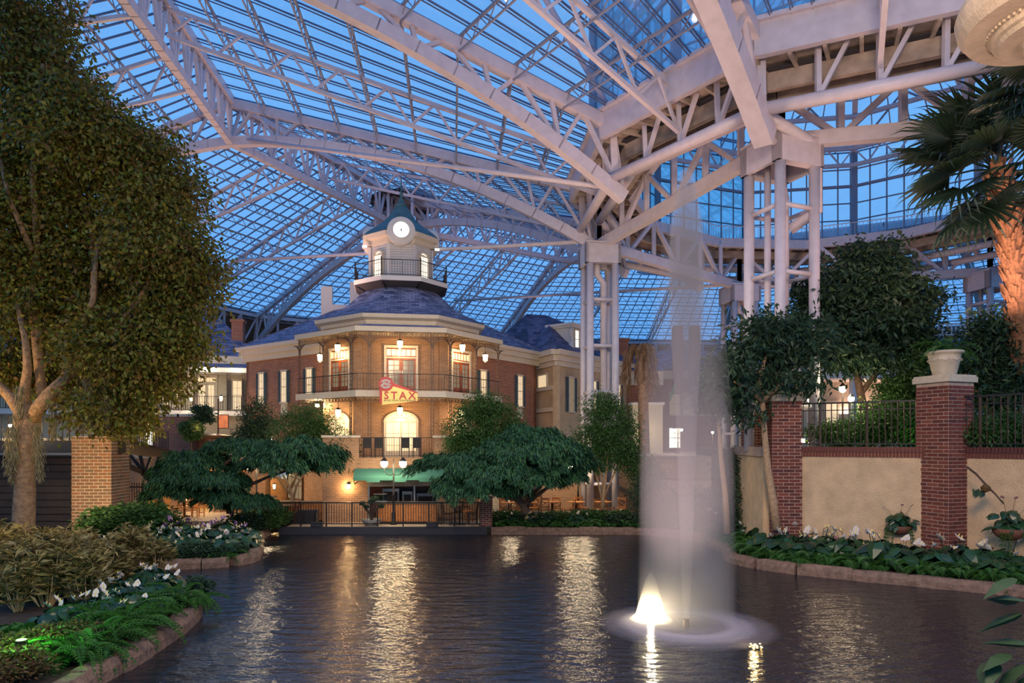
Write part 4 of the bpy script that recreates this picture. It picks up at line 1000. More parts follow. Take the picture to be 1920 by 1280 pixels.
# =====================================================================
# BRICK PILLARS of single bricks
def brick_proto(L, H, D_, material, bev=.008):
    m = MB().box(-L/2, L/2, -D_/2, D_/2, -H/2, H/2); me = bpy.data.meshes.new('brick'); me.from_pydata(m.v, [], m.f); me.materials.append(material); return me
def brick_pillar(name, label, cat, loc, rz, w, h, bl, bh, material, mortar, faces=('-y', '-x'), cap=.22, capw=.07, capmat=None):
    t = thing(name, label, cat, loc, rz); MB().box(-w/2+.008, w/2-.008, -w/2+.008, w/2-.008, 0, h).build('mortar_core', mortar, t)
    cache = {}
    def me(L):
        L = round(L, 3)
        if L not in cache: cache[L] = brick_proto(L, bh-.024, .10, material)
        return cache[L]
    n = int(h/bh)
    for fi, fc in enumerate(faces):
        for i in range(n):
            z = (i+.5)*bh; x = -w/2; first = (bl/2 if (i+fi) % 2 else bl)
            while x < w/2-.03:
                L = min(first, w/2-x); first = bl
                if L > .04:
                    o = bpy.data.objects.new('brick', me(L-.028)); COL.objects.link(o); adopt(o, t); c = x+L/2; jit = rnd.uniform(-.004, .004)
                    if fc == '-y': o.location = (c, -w/2+.045+jit, z)
                    elif fc == '-x': o.location = (-w/2+.045+jit, -c, z); o.rotation_euler = (0,0,R(90))
                    elif fc == '+x': o.location = (w/2-.045+jit, c, z); o.rotation_euler = (0,0,R(90))
                x += L
    m = MB()
    for i in range(n):
        z = (i+.5)*bh
        for s in range(max(1, int(w/bl))):
            x0 = -w/2+s*bl+ (bl/4 if i % 2 else 0); m.box(x0, min(w/2, x0+bl-.015), w/2-.06, w/2+.004, z-bh/2+.01, z+bh/2-.01)
            if '+x' not in faces: m.box(w/2-.06, w/2+.004, x0, min(w/2, x0+bl-.015), z-bh/2+.01, z+bh/2-.01)
            else: m.box(-w/2-.004, -w/2+.06, x0, min(w/2, x0+bl-.015), z-bh/2+.01, z+bh/2-.01)
    m.build('hidden_brickwork', material, t, kind='stuff')
    if cap: MB().box(-w/2-capw, w/2+capw, -w/2-capw, w/2+capw, h, h+cap*.75).box(-w/2-capw*.6, w/2+capw*.6, -w/2-capw*.6, w/2+capw*.6, h+cap*.75, h+cap).build('stone_cap', capmat or URN, t)
    return t
def wpt(px, D): return V((px-960)/1280*D, D)
p2 = wpt(1771, 21.0); p1 = wpt(1466, 23.3); p3 = wpt(1412, 27.5)
brick_pillar('brick_pillar', 'tall red brick pillar with stone cap and urn, nearest on the cream wall', 'pillar', (*p2, .3), R(20), 1.08, 5.53, .37, .113, PBRICK, MORTAR)
brick_pillar('brick_pillar', 'red brick pillar with urn at the far end of the cream wall, behind the slim tree', 'pillar', (*p1, .3), R(-2), .98, 5.1, .37, .113, PBRICK, MORTAR)
brick_pillar('brick_pillar', 'small red brick gate pillar farthest along the cream wall', 'pillar', (*p3, 3.0), R(0), .72, 2.2, .37, .113, PBRICK, MORTAR)
brick_pillar('brick_pillar', 'tan brick pillar under the footbridge, one face lit and one in violet shade', 'pillar', (-16.0, 26.6, .3), R(4), 1.45, 3.95, .325, .123, PBRICKT, MORTARB, ('-y', '+x'), 0)
def urn(loc, label, s=1):
    t = thing('urn_planter', label, 'planter', loc); t.scale = (s,s,s)
    MB().lathe([(0,0),(.30,0),(.32,.03),(.40,.40),(.43,.43),(.44,.50),(.42,.53),(.455,.66),(.52,.68),(.535,.73),(.50,.76),(.44,.74),(.40,.66),(0,.64)], n=28).build('urn_body', URN, t, smooth=True)
    for k in range(9):
        a = 2*math.pi*k/9; m = MB(); r_ = .445
        for q in range(7): b = a+ (q-3)*.085; m.bar((r_*math.cos(b), r_*math.sin(b), .475+.02*math.cos(q*1.05)), (r_*math.cos(b+.085), r_*math.sin(b+.085), .475+.02*math.cos((q+1)*1.05)), .035)
        m.lathe([(0,-.03),(.03,0),(0,.03)], (r_*1.01*math.cos(a), r_*1.01*math.sin(a), .47), 6); m.build('garland_relief', URN, t)
    return t
urn((*p2, 6.05), 'cream stone urn with garland relief on the nearest brick pillar')
urn((*p1, 5.62), 'cream stone urn on the far brick pillar, behind slim tree leaves', .95)
urn((*p3, 5.42), 'small stone urn on the farthest gate pillar', .7)
# ---- cream retaining wall with soldier-brick coping and iron railing
def retaining(a, b, name):
    t = struct(name, (*((a+b)/2), .0)); c = (a+b)/2; u = unit(V(*(b-a), 0)); n = V(u[1], -u[0], 0)
    if n[1] > 0: n = -n
    L = np.linalg.norm(b-a)/2; f = (V(0,0,0), u, n)
    WB(MB(), f, -L, L, -.1, 3.54, -.3, 0).build('stucco_face', STUCCO, t)
    WB(MB(), f, -L, L, 3.54, 3.86, -.36, .03).build('mortar_bed', MORTAR, t)
    for row, (z0, z1, d) in enumerate(((3.55,3.69,.05),(3.705,3.87,.09))):
        k = int(2*L/.095); lim = 140; m = MB()
        me_ = None
        for i in range(k):
            x0 = lerp(-L, L, i/k); WB(m, f, x0+.008, x0+2*L/k-.008, z0, z1, -.05, d+ (i*7 % 5)*.001)
        m.build('soldier_bricks', PBRICK, t, kind='stuff')
    return t, f, L
def iron_rail(a, b, z, h, label):
    c = (a+b)/2; t = thing('iron_railing', label, 'railing', (*c, z)); u = unit(V(*(b-a), 0)); L = np.linalg.norm(b-a)/2
    for name, z0, w in (('top_rail', h, .055), ('middle_rail', h-.24, .03), ('bottom_rail', .10, .035)): MB().bar(u*-L+V(0,0,z0), u*L+V(0,0,z0), w).build(name, IRON, t)
    k = int(2*L/.17); me_ = None
    for i in range(k+1):
        x = lerp(-L, L, i/k); main = i % 8 == 4
        if main: MB().bar(u*x, u*x+V(0,0,h), .06).build('rail_post', IRONB, t)
        else:
            if me_ is None: o = MB().bar((0,0,.1), (0,0,h), .022).build('baluster', IRONB, t); me_ = o.data
            else: o = bpy.data.objects.new('baluster', me_); COL.objects.link(o); adopt(o, t)
            o.location = u*x
w3 = wpt(2020, 18.3); w4 = V(17.6, 15.0)
c2 = p2
retaining(p3+V(-.5,-.3), p1+V(-.4,-.2), 'wall_garden'); iron_rail(p3+V(.2,-.3), p1+V(-.3,.1), 3.87, 1.35, 'short black iron railing between the two farthest pillars')
retaining(p1+V(.3,-.25), p2+V(-.55,.1), 'wall_garden'); iron_rail(p1+V(.5,-.1), p2+V(-.5,.25), 3.87, 1.45, 'black iron railing on the cream wall between the two urn pillars')
retaining(p2+V(.36,-.36), w3, 'wall_garden'); iron_rail(p2+V(.15,-.2), w3, 3.87, 1.52, 'black iron railing on the cream wall right of the nearest pillar')
retaining(w3, w4, 'wall_garden')
# ---- banks: soil with kerb stones
def bank(label, pts, back, z=.3, name='planting_bed', stone=.75, hgt=.3, wd=.42):
    P_ = [V(*p[:2]) for p in pts]; t = thing(name, label, 'flower bed', (*P_[0], 0))
    poly = [tuple(p) for p in P_]+[tuple(b) for b in back]
    MB().prism(poly, -.5, z-.06).build('soil', SOIL, t, world=True)
    acc = 0
    for a, b in zip(P_[:-1], P_[1:]):
        L = np.linalg.norm(b-a); k = max(1, int(L/stone))
        u = unit(V(*(b-a), 0)); n = V(-u[1], u[0], 0)
        for i in range(k):
            q0, q1 = lerp(a, b, i/k), lerp(a, b, (i+1)/k); c = V(*(q0+q1)/2, 0); l = np.linalg.norm(q1-q0)
            m = MB(); n_ = 5; hh = hgt+rnd.uniform(-.02,.03); jo = rnd.uniform(-.03,.03)
            sec = [(-.0,-.3),(-.02,hh*.6),(.05,hh),(wd-.08,hh+.02),(wd,hh*.6),(wd,-.3)]; vs = []
            for s in (-1, -.6, 0, .6, 1):
                for (d, zz) in sec: vs.append(c+u*(s*l/2*1.01)+n*(d*(1 if s*s < .9 else .93)+jo+rnd.uniform(-.015,.015))+V(0,0,zz+rnd.uniform(-.015,.015)-(0 if s*s < .9 else .02)))
            ns = len(sec); fs = [(i_*ns+j, i_*ns+j+1, (i_+1)*ns+j+1, (i_+1)*ns+j) for i_ in range(4) for j in range(ns-1)]+[tuple(range(ns)), tuple(range(4*ns+ns-1, 4*ns-1, -1))]
            m.add(vs, fs); m.build('kerb_stone', CURB, t, world=True, smooth=False)
    return t
RB = [G(*q)[:2] for q in ((2250,1165),(2080,1135),(1920,1115),(1800,1103),(1700,1093),(1600,1084),(1500,1074),(1430,1064),(1385,1053),(1372,1035),(1330,1015),(1260,1004),(1190,1000),(1120,1000),(1050,1000),(985,1000),(922,1000))]
bank('long planted bank with rough stone kerb curving along the cream wall', [tuple(p) for p in RB], [(-.8,33.5),(9,35.8),(13,30),(18,18),(19,14)], .3)
LBK = [G(*q)[:2] for q in ((490,1000),(474,1012),(470,1035),(464,1052),(430,1059),(380,1062),(330,1064),(285,1066))]
bank('planted bank with stone kerb in front of the tan pillar', [tuple(p) for p in LBK], [(-20,21.5),(-30,22),(-30,33),(-10.1,33)], .3)
LB1 = [G(*q)[:2] for q in ((255,1078),(300,1098),(336,1130),(340,1162),(300,1195),(250,1228),(190,1262),(130,1292),(40,1345),(-80,1430))]
bank('near planted bank with stone kerb in the lower left corner', [tuple(p) for p in LB1], [(-20,7),(-30,21.5),(-14,21)], .3)
# ---- terrace fence with brick end posts
fx0, fx1 = wpt(516, 30.25)[0], wpt(900, 30.25)[0]
tf = thing('terrace_fence', 'black iron fence along the terrace edge by the water', 'fence', ((fx0+fx1)/2, 30.25, TF))
hf = 1.05
for z, w in ((hf,.05),(.12,.04)): MB().bar(((fx0-fx1)/2,0,z), ((fx1-fx0)/2,0,z), w).build('rail', IRON, tf)
me_ = None
for i in range(81):
    x = lerp((fx0-fx1)/2, (fx1-fx0)/2, i/80)
    if i % 10 == 0: MB().bar((x,0,0), (x,0,hf+.03), .055).build('fence_post', IRON, tf)
    else:
        if me_ is None: o = MB().bar((0,0,.1), (0,0,hf), .02).build('baluster', IRON, tf); me_ = o.data
        else: o = bpy.data.objects.new('baluster', me_); COL.objects.link(o); adopt(o, tf)
        o.location = (x,0,0)
for px, lab in ((503, 'short brick gatepost at the left end of the terrace fence'), (912, 'short brick gatepost at the right end of the terrace fence')):
    x = wpt(px, 30.4)[0]; brick_pillar('brick_gatepost', lab, 'pillar', (x, 30.4, TF), 0, .52, 1.25, .26, .09, PBRICK, MORTAR, ('-y',), .08, .04, CURB)
for px, lab in ((595, 'low black box at the water edge, left of the bonsai'), (811, 'low black box at the water edge, right of the bonsai')):
    x = wpt(px, 30.0)[0]; t = thing('speaker_box', lab, 'box', (x, 30.1-.16, TF)); MB().box(-.25,.25,-.12,.10,0,.22).build('box_body', DARKM, t); m = MB(); m.box(-.25,.25,-.13,-.12,.02,.05).box(-.25,.25,-.13,-.12,.17,.20); m.build('grille', IRON, t)
# ---- counters
cW, cE = wpt(512, 31.6), wpt(608, 31.6)
def counter(px0, px1, D, z1, label, panelm=WOODO):
    a, b = wpt(px0, D), wpt(px1, D); t = thing('serving_counter', label, 'counter', (*((a+b)/2), TF)); L = (b[0]-a[0])/2; h = z1-TF
    MB().box(-L, L, 0, .55, .08, h).build('counter_body', panelm, t)
    MB().box(-L-.05, L+.05, -.06, .6, h, h+.05).build('counter_top', STAIN, t); MB().box(-L+.02, L-.02, .05, .5, 0, .08).build('plinth', DARKM, t)
    k = int(2*L/.5)
    for i in range(k): x0, x1 = lerp(-L, L, i/k), lerp(-L, L, (i+1)/k); MB().box(x0+.02, x1-.02, -.02, 0, .12, h-.04).build('front_panel', panelm, t)
    return t
counter(706, 818, 31.35, 1.22, 'orange wood serving counter in front of the kitchen opening')
counter(518, 606, 32.0, 1.20, 'orange wood counter below the dark window on the terrace left')
t = thing('bench_cover', 'dark covered bench standing before the left wood counter', 'bench', (*wpt(573, 31.4), TF)); MB().box(-.6,.55,-.25,.25,.0,.55).box(-.5,.6,-.2,.2,.55,.62).build('cover', DARKM, t); m = MB(); [m.box(x-.03,x+.03,-.28,-.25,0,.5) for x in (-.5,0,.5)]; m.build('folds', IRON, t)
t = thing('food_display', 'glass topped display case on the serving counter', 'display case', (*wpt(712, 31.5), 1.27)); MB().box(-.3,.3,0,.4,0,.05).build('base', STAIN, t); MB().box(-.28,.28,.02,.38,.05,.35).build('glass_case', GLASS_T, t); MB().box(-.3,.3,0,.4,.35,.37).build('case_top', STAIN, t)
# ---- chairs and tables
def chair_proto(material, label):
    t = thing('dining_chair', label, 'chair')
    MB().box(-.2,.2,-.2,.2,.43,.47).build('seat', material, t)
    for x in (-.17,.17):
        MB().bar((x,-.17,0),(x,-.17,.43),.035).build('leg', material, t); MB().bar((x,.19,0),(x,.17,.45),.035).build('leg', material, t); MB().bar((x,.17,.45),(x,.24,.95),.035).build('back_post', material, t)
    m = MB(); m.box(-.18,.18,.215,.245,.84,.93).bar((-.17,.19,.55),(.17,.235,.82),.025).bar((.17,.19,.55),(-.17,.235,.82),.025).box(-.18,.18,.18,.205,.5,.55); m.build('backrest', material, t)
    m = MB(); m.bar((-.17,-.17,.2),(.17,-.17,.2),.02).bar((-.17,-.17,.2),(-.17,.19,.2),.02).bar((.17,-.17,.2),(.17,.19,.2),.02); m.build('stretcher', material, t); return t
def table_proto(material, label):
    t = thing('cafe_table', label, 'table'); MB().lathe([(0,.72),(.42,.72),(.42,.76),(0,.76)], n=20).build('table_top', material, t); MB().tube([(0,0,.05),(0,0,.72)],.04,8).build('pedestal', IRON, t)
    m = MB(); m.bar((-.28,0,.03),(.28,0,.03),.05).bar((0,-.28,.03),(0,.28,.03),.05); m.build('table_base', IRON, t); return t
CD, CO = chair_proto(WOODD, 'x'), chair_proto(WOODO, 'x'); TD, TO = table_proto(WOODD, 'x'), table_proto(WOODO, 'x')
for px, D, rz, lab in ((838,30.9,80,'dark wooden chair nearest the lamp post, right of the counter'),(857,31.5,-150,'dark wooden chair with crossed back beside the terrace table'),(886,31.0,-80,'dark wooden chair right of the terrace table by the brick gatepost'),
                       (528,30.9,60,'dark wooden chair at the left end of the terrace, in front'),(548,31.2,-100,'dark wooden chair at the left end of the terrace, by the pale tree')):
    put(CD, USED, (*wpt(px, D), TF), R(rz), 1.1, lab, 'dark chairs on the terrace')
put(TD, USED, (*wpt(862, 31.0), TF), 0, 1.1, 'round dark table on the right of the terrace'); put(TD, USED, (*wpt(538, 31.4), TF), 0, 1.1, 'round dark table at the left end of the terrace')
put(CO, USED, (*wpt(877, 32.0), TF), R(30), 1.1, 'orange wooden chair behind the dark ones, by the right ground wall', 'orange chairs behind the planting')
for i, (px, D, rz) in enumerate(((338,34,10),(352,34.6,200),(372,34,60),(452,33,20),(466,33.4,180),(482,33,-30),(440,34,90),(946,32.8,20),(962,33.4,200),(980,32.6,90),(1000,33.6,-50),(1024,33,10),(1046,33.8,160),(1068,33,-80),(1092,33.6,30),(1118,33,190),(1142,33.8,60),(1164,33.2,-20))):
    put(CO, USED, (*wpt(px, D), TF), R(rz), 1.1, 'orange wooden chair behind the %s planting, %s' % ('left' if px < 900 else 'right', {338:'leftmost of all',352:'second from the left',372:'left of the maple trunk',440:'just right of the maple trunk',452:'under the two-globe lamp',466:'beside the lamp post table',482:'nearest the left gatepost',946:'nearest the right gatepost',962:'second from the right gatepost',980:'left of the twisted maple trunk',1000:'right of the twisted maple trunk',1024:'left of the single awning door',1046:'below the red awning edge',1068:'left of the lamp post',1092:'right of the lamp post',1118:'left of the pale forked trunks',1142:'right of the pale forked trunks',1164:'farthest right'}[px]), 'orange chairs behind the %s planting' % ('left' if px < 900 else 'right'))
for px, D in ((345,34.2),(459,33.1),(954,33),(990,33.1),(1035,33.4),(1080,33.3),(1130,33.4)):
    put(TO, USED, (*wpt(px, D), TF), 0, 1.1, 'round wooden cafe table behind the %s planting, %s' % ('left' if px < 900 else 'right', {345:'leftmost',459:'by the two-globe lamp post',954:'by the right gatepost',990:'behind the twisted maple trunk',1035:'below the red awning',1080:'by the lamp post',1130:'behind the pale forked trunks'}[px]), 'tables behind the %s planting' % ('left' if px < 900 else 'right'))
# ---- lamp posts
def post_proto(heads, label):
    t = thing('lamp_post', label, 'lamp post'); H = 2.75
    MB().lathe([(.0,0),(.16,0),(.16,.08),(.10,.14),(.10,.5),(.06,.58),(.05,1.3),(.065,1.33),(.045,1.36),(.035,H),(0,H+.1)], n=12).build('post', IRON, t, smooth=True)
    if heads == 2:
        for s in (-1, 1):
            MB().tube([(0,0,H-.45),(s*.12,0,H-.55),(s*.30,0,H-.50),(s*.42,0,H-.32),(s*.42,0,H-.2)], .02, 6).build('scroll_arm', IRON, t, smooth=True)
            MB().lathe([(0,-.20),(.06,-.19),(.14,-.12),(.165,0),(.15,.08),(.09,.16),(0,.18)], (s*.42,0,H), 12).build('globe', GLOBE, t, smooth=True)
            MB().lathe([(.16,.08),(.17,.1),(.08,.2),(.02,.26),(.0,.32)], (s*.42,0,H), 10).build('globe_cap', IRON, t)
        MB().lathe([(0,0),(.03,.02),(.0,.16)], (0,0,H+.08), 6).build('finial', IRON, t)
    else:
        MB().lathe([(0,-.20),(.06,-.19),(.14,-.12),(.165,0),(.15,.08),(.09,.16),(0,.18)], (0,0,H+.2), 12).build('globe', GLOBE, t, smooth=True); MB().lathe([(.16,.08),(.17,.1),(.08,.2),(.0,.3)], (0,0,H+.2), 10).build('globe_cap', IRON, t)
    return t
P2_, P1_ = post_proto(2, 'x'), post_proto(1, 'x')
def lamppost(px, py, D, base, label, two=True, power=70, group=None):
    p = P(px, py, D); H = 2.75+(0 if two else .2); s = (p[2]-base)/H; put(P2_ if two else P1_, USED, (p[0], p[1], base), 0, s, label, group)
    for q in ((-.42,.42) if two else (0,)): lamp('POINT', (p[0]+q*s, p[1]-.28, p[2]-.1), power, (1,.76,.46), .16, name='globe_light')
lamppost(738, 868, 30.9, TF, 'black lamp post with two lit globes on the terrace by the fence', power=95)
lamppost(481, 872, 33.0, TF, 'two-globe lamp post half hidden by the left layered tree', power=60)
lamppost(1084, 872, 34.0, TF, 'two-globe lamp post beside the right layered tree', power=75)
lamppost(958, 869, 34.2, TF, 'single-globe lamp post seen through the right layered tree', False, 70)
lamppost(1271, 805, 44, GF, 'two-globe lamp post seen through the middle of the spray', power=60)
lamppost(1212, 799, 42, GF, 'single-globe lamp post just left of the spray by the dead palm', False, 60)
lamppost(1336, 810, 40, GF, 'single-globe lamp post at the right edge of the spray', False, 60)
lamppost(1519, 748, 24.6, 3.72, 'single-globe lamp behind the railing, leftmost of the plaza trio', False, 60)
lamppost(1580, 728, 24.4, 3.72, 'single-globe lamp behind the railing, tallest of the plaza trio', False, 60)
lamppost(1596, 747, 24.0, 3.72, 'single-globe lamp behind the railing, rightmost of the plaza trio', False, 60)
lamppost(19, 797, 26, 3.6, 'single-globe lamp on the footbridge behind the big tree trunk', False, 160)
lamppost(508, 823, 36.5, GF, 'single-globe lamp on the street level above the blue awning', False, 70)
# star-bright floodlight on the left wing
def flood(px, py, D, label, power, target, col=(1,.75,.42)):
    p = P(px, py, D); t = thing('floodlight', label, 'light', tuple(p)); MB().box(-.12,.12,-.02,.12,-.09,.09).build('housing', IRON, t); MB().box(-.09,.09,-.04,-.02,-.07,.07).build('lens', GLOBE, t); lamp('POINT', (p[0], p[1]-.25, p[2]), power, col, .08, name='flood_light')
flood(595, 760, 35.4, 'bright floodlight on the left wing wall beside the balcony', 150, None)
flood(182, 490, 27, 'pair of bright floodlights high behind the big tree crown, the lower one', 200, None)
flood(1504, 826, 25.5, 'small yellow ground spotlight behind the railing', 30, None)
lamp('POINT', (-13.6, 18.6, 3.0), 120, (1,.70,.30), .3, name='bed_light'); lamp('POINT', (-10.6, 14.5, 3.4), 60, (1,.74,.36), .3, name='bed_light')  # added lamps without fixtures, brighten the left bank shrubs
for i, (px, py, D, lab) in enumerate(((1583, 834, 27, 'green ground spotlight behind the railing in the middle'), (1738, 832, 22.3, 'green ground spotlight behind the railing beside the nearest pillar'))):
    p = P(px, py-3, D); t = thing('ground_spotlight', lab, 'light', (p[0], p[1], 3.74)); MB().lathe([(0,0),(.09,0),(.11,.14),(.0,.14)], n=10).build('housing', IRON, t); MB().lathe([(0,.145),(.09,.145),(0,.15)], n=10).build('lens', mat('green_lens', (.3,1,.3), .3, emit=(.45,1,.35), es=8), t)
    lamp('POINT', (p[0], p[1]+.05, 4.05), 26, (.25,1,.12), .06, name='green_light')
p = G(40, 1205, .75); lamp('POINT', tuple(p+V(0,0,.25)), 60, (.22,1,.10), .08, name='green_light')
t = thing('ground_spotlight', 'small green spotlight among heart leaves in the near left bank', 'light', (p[0], p[1], .3)); MB().lathe([(0,0),(.07,0),(.09,.5),(0,.5)], n=10).build('housing', IRON, t); MB().lathe([(0,.505),(.07,.505),(0,.51)], n=10).build('lens', MATS['green_lens'], t)
# ---- footbridge on the left
br = thing('footbridge', 'black steel footbridge with arched struts crossing behind the big tree', 'bridge', (-16, 27, 3.6))
def BP(px, py, D): return P(px, py, D)
m = MB(); m.bar(BP(-150,838,26.6), BP(232,838,26.6), .3, .45); m.bar(BP(200,835,26.8), BP(318,852,37), .35, .45); m.build('girder', IRON, br, world=True)
MB().slab([BP(-150,826,26.5), BP(232,826,26.5), BP(232,828,29), BP(-150,828,29)], (0,0,.1)).build('bridge_deck', DECK, br, world=True)
m = MB(); m.bar(BP(200,815,26.8), BP(318,848,37), .3, .12); m.build('deck_edge', IRON, br, world=True)
arc = [BP(310,962,35), BP(300,930,35), BP(284,903,34.6), BP(265,884,34), BP(236,872,33), BP(215,868,32)]
MB().tube(arc, .13, 8).build('arch_strut', IRON, br, world=True)
for a_, b_ in (((272,888),(243,850)),((272,888),(262,850)),((272,888),(285,852)),((284,903),(298,856)),((243,872),(240,852))): MB().bar(BP(*a_, 34), BP(*b_, 34), .12).build('strut', IRON, br, world=True)
MB().bar(BP(229,945,26.2), BP(243,1000,26.0), .18).build('strut', IRON, br, world=True)
m = MB()
for i in range(20): x = lerp(BP(-10,826,26.4), BP(232,826,26.4), i/19); m.bar(x, x+V(0,0,.95), .03)
m.bar(BP(-10,826,26.4)+V(0,0,.95), BP(232,826,26.4)+V(0,0,.95), .05); m.build('bridge_railing', IRON, br, world=True)
m = MB()
for i in range(24): x = lerp(BP(236,828,27.5), BP(316,846,37), i/23); m.bar(x, x+V(0,0,1.0), .03)
m.bar(BP(236,828,27.5)+V(0,0,1), BP(316,846,37)+V(0,0,1), .05); m.build('bridge_railing', IRON, br, world=True)
sw = thing('slatted_screen', 'dark wall of wide horizontal boards behind the big tree trunk', 'screen', (-20, 27.4, TF))
for i in range(11): MB().box(-6, 3.6, -.02-(i%2)*.02, .08, i*.285, i*.285+.25).build('board', mat('dark_board', (.035,.022,.015), .7, var=.3, scale=3) if i == 0 else MATS['dark_board'], sw)
MB().box(-6, 3.6, .1, .3, 0, 3.2).build('backing', DARKM, sw)
gt = thing('iron_gate', 'black iron gate right of the tan brick pillar', 'gate', (*wpt(248, 31), TF))
for i in range(9): MB().bar((-.45+i*.11,0,.05), (-.45+i*.11,0,1.9), .03).build('bar', IRON, gt)
m = MB(); m.bar((-.5,0,.1),(.5,0,.1),.05).bar((-.5,0,1.7),(.5,0,1.7),.05).bar((-.5,0,0),(-.5,0,2),.06).bar((.5,0,0),(.5,0,2),.06); m.build('gate_frame', IRON, gt)
lamp('POINT', (-17.5, 31.5, 1.6), 60, (1,.6,.22), .2, name='arcade_light')
# ---- plaster canopy, upper right corner
cp = thing('plaster_canopy', 'round stepped cream plaster canopy in the upper right corner', 'canopy', tuple(P(1995, 30, 13))); cp.scale = (1.42,)*3
MB().lathe([(0,-.42),(.18,-.42),(.22,-.36),(.45,-.34),(.48,-.28),(.72,-.26),(.75,-.20),(.80,-.18),(.83,-.10),(1.12,-.06),(1.16,.0),(1.20,.05),(1.24,.22),(1.20,.35),(1.0,.5),(0,.9)], n=48).build('dish', URN, cp, smooth=False)
MB().lathe([(0,-.75),(.05,-.72),(.09,-.64),(.05,-.56),(.03,-.45),(.06,-.42)], n=12).build('pendant', URN, cp, smooth=True)
m = MB()
for k in range(72): a = 2*math.pi*k/72; m.box(.865*math.cos(a)-.012, .865*math.cos(a)+.012, .865*math.sin(a)-.012, .865*math.sin(a)+.012, -.125, -.085)
m.build('bead_moulding', URN, cp)
MB().tube([(0,0,.8),(0,0,9)], .08, 8).build('hanger', STEEL, cp)
lamp('POINT', tuple(P(1960, 250, 10)), 9, (1,.65,.38), .4, name='canopy_light')
# ---- fountain
F = G(1287, 1172)
fo = thing('fountain', 'tall misty fountain jet with a foam ring in the dark pond', 'fountain', tuple(F))
def volmat(name, dens, col, aniso=.2, emis=0):
    m = bpy.data.materials.new(name); m.use_nodes = True; nt = m.node_tree; nt.nodes.clear(); o = nt.nodes.new('ShaderNodeOutputMaterial'); v = nt.nodes.new('ShaderNodeVolumePrincipled')
    v.inputs['Color'].default_value = (*col, 1); v.inputs['Density'].default_value = dens; v.inputs['Anisotropy'].default_value = aniso
    nt.links.new(v.outputs[0], o.inputs['Volume']); return m
MB().lathe([(0,-.02),(.09,-.02),(.075,.0),(.06,.12),(.07,.14),(0,.14)], n=14).build('nozzle', IRONB, fo)
MC = (.97,.93,.97)
MB().lathe([(0,.14),(.07,.14),(.13,1.2),(.19,3.2),(.26,5.0),(.36,6.6),(.40,7.8),(.34,8.8),(.16,9.9),(0,10.1)], n=18).build('jet', volmat('jet_volume', 1.9, MC), fo, smooth=True)
MB().lathe([(0,.02),(1.06,.02),(1.05,1.5),(1.03,3.4),(.98,4.6),(.90,5.6),(.80,6.6),(.66,7.6),(.48,8.7),(.24,9.7),(0,10.2)], n=32).build('mist', volmat('mist_volume', .13, MC), fo, smooth=True)
MB().lathe([(.62,.02),(1.01,.02),(1.0,3.2),(.95,4.4),(.75,5.2),(.60,3.2)], n=32).add([],[]).build('falling_spray', volmat('spray_volume', .17, MC), fo, smooth=True)
for s_, d_ in ((.88, .09), (.74, .08)):
    MB().lathe([(0,.03),(1.06*s_,.03),(1.03*s_,3.4),(.98*s_,4.7),(.88*s_,5.7),(.78*s_,6.7),(.64*s_,7.7),(.46*s_,8.7),(.22*s_,9.6),(0,10.1)], n=32).build('mist', volmat('inner_mist', d_, MC), fo, smooth=True)
# foam ring
fm = bpy.data.materials.new('foam'); fm.use_nodes = True; nt = fm.node_tree; nt.nodes.clear(); oo = nt.nodes.new('ShaderNodeOutputMaterial')
df = nt.nodes.new('ShaderNodeBsdfDiffuse'); df.inputs[0].default_value = (.55,.52,.6,1); trn = nt.nodes.new('ShaderNodeBsdfTransparent'); mx = nt.nodes.new('ShaderNodeMixShader')
tcn = nt.nodes.new('ShaderNodeTexCoord'); ln = nt.nodes.new('ShaderNodeVectorMath'); ln.operation = 'LENGTH'; nt.links.new(tcn.outputs['Object'], ln.inputs[0])
rr = nt.nodes.new('ShaderNodeValToRGB'); mr = nt.nodes.new('ShaderNodeMath'); mr.operation = 'DIVIDE'; mr.inputs[1].default_value = 2.0; nt.links.new(ln.outputs['Value'], mr.inputs[0]); nt.links.new(mr.outputs[0], rr.inputs[0])
el = rr.color_ramp.elements; el[0].position = 0; el[0].color = (.12,)*3+(1,); el[1].position = 1; el[1].color = (0,0,0,1); x = el.new(.35); x.color = (.3,)*3+(1,); x = el.new(.50); x.color = (.55,)*3+(1,); x = el.new(.62); x.color = (.42,)*3+(1,); x = el.new(.8); x.color = (.15,)*3+(1,)
rr.color_ramp.interpolation = 'EASE'
nt.links.new(rr.outputs[0], mx.inputs[0]); nt.links.new(trn.outputs[0], mx.inputs[1]); nt.links.new(df.outputs[0], mx.inputs[2]); nt.links.new(mx.outputs[0], oo.inputs[0])
MB().lathe([(0,.015),(1.0,.03),(2.0,.012)], n=48).build('foam_ring', fm, fo)
lp = G(1220, 1163)
fl = thing('fountain_lamp', 'dazzling pond lamp lighting the spray at the left foot of the fountain', 'light', tuple(lp))
MB().lathe([(0,-.02),(.16,-.02),(.18,.03),(.12,.06),(0,.06)], n=14).build('lamp_body', IRON, fl); MB().lathe([(0,.062),(.10,.062),(0,.085)], n=14).build('lens', mat('lamp_core', (1,1,1), .3, emit=(1,.85,.55), es=60), fl)
MB().lathe([(0,.02),(.5,.02),(.34,.14),(.24,.5),(.13,.9),(0,1.15)], n=18).build('lit_spray', volmat('bright_spray', 2.6, (1,.97,.9)), fl, smooth=True)
lamp('POINT', tuple(lp+V(0,0,.16)), 260, (1,.82,.50), .06, name='pond_light')
lamp('SPOT', tuple(F+V(-1.5,-2.4,.06)), 2600, (1,.72,.66), .12, name='fountain_flood', spot=62, target=tuple(F+V(0,0,5.2)))
lp2 = G(1413, 1214)
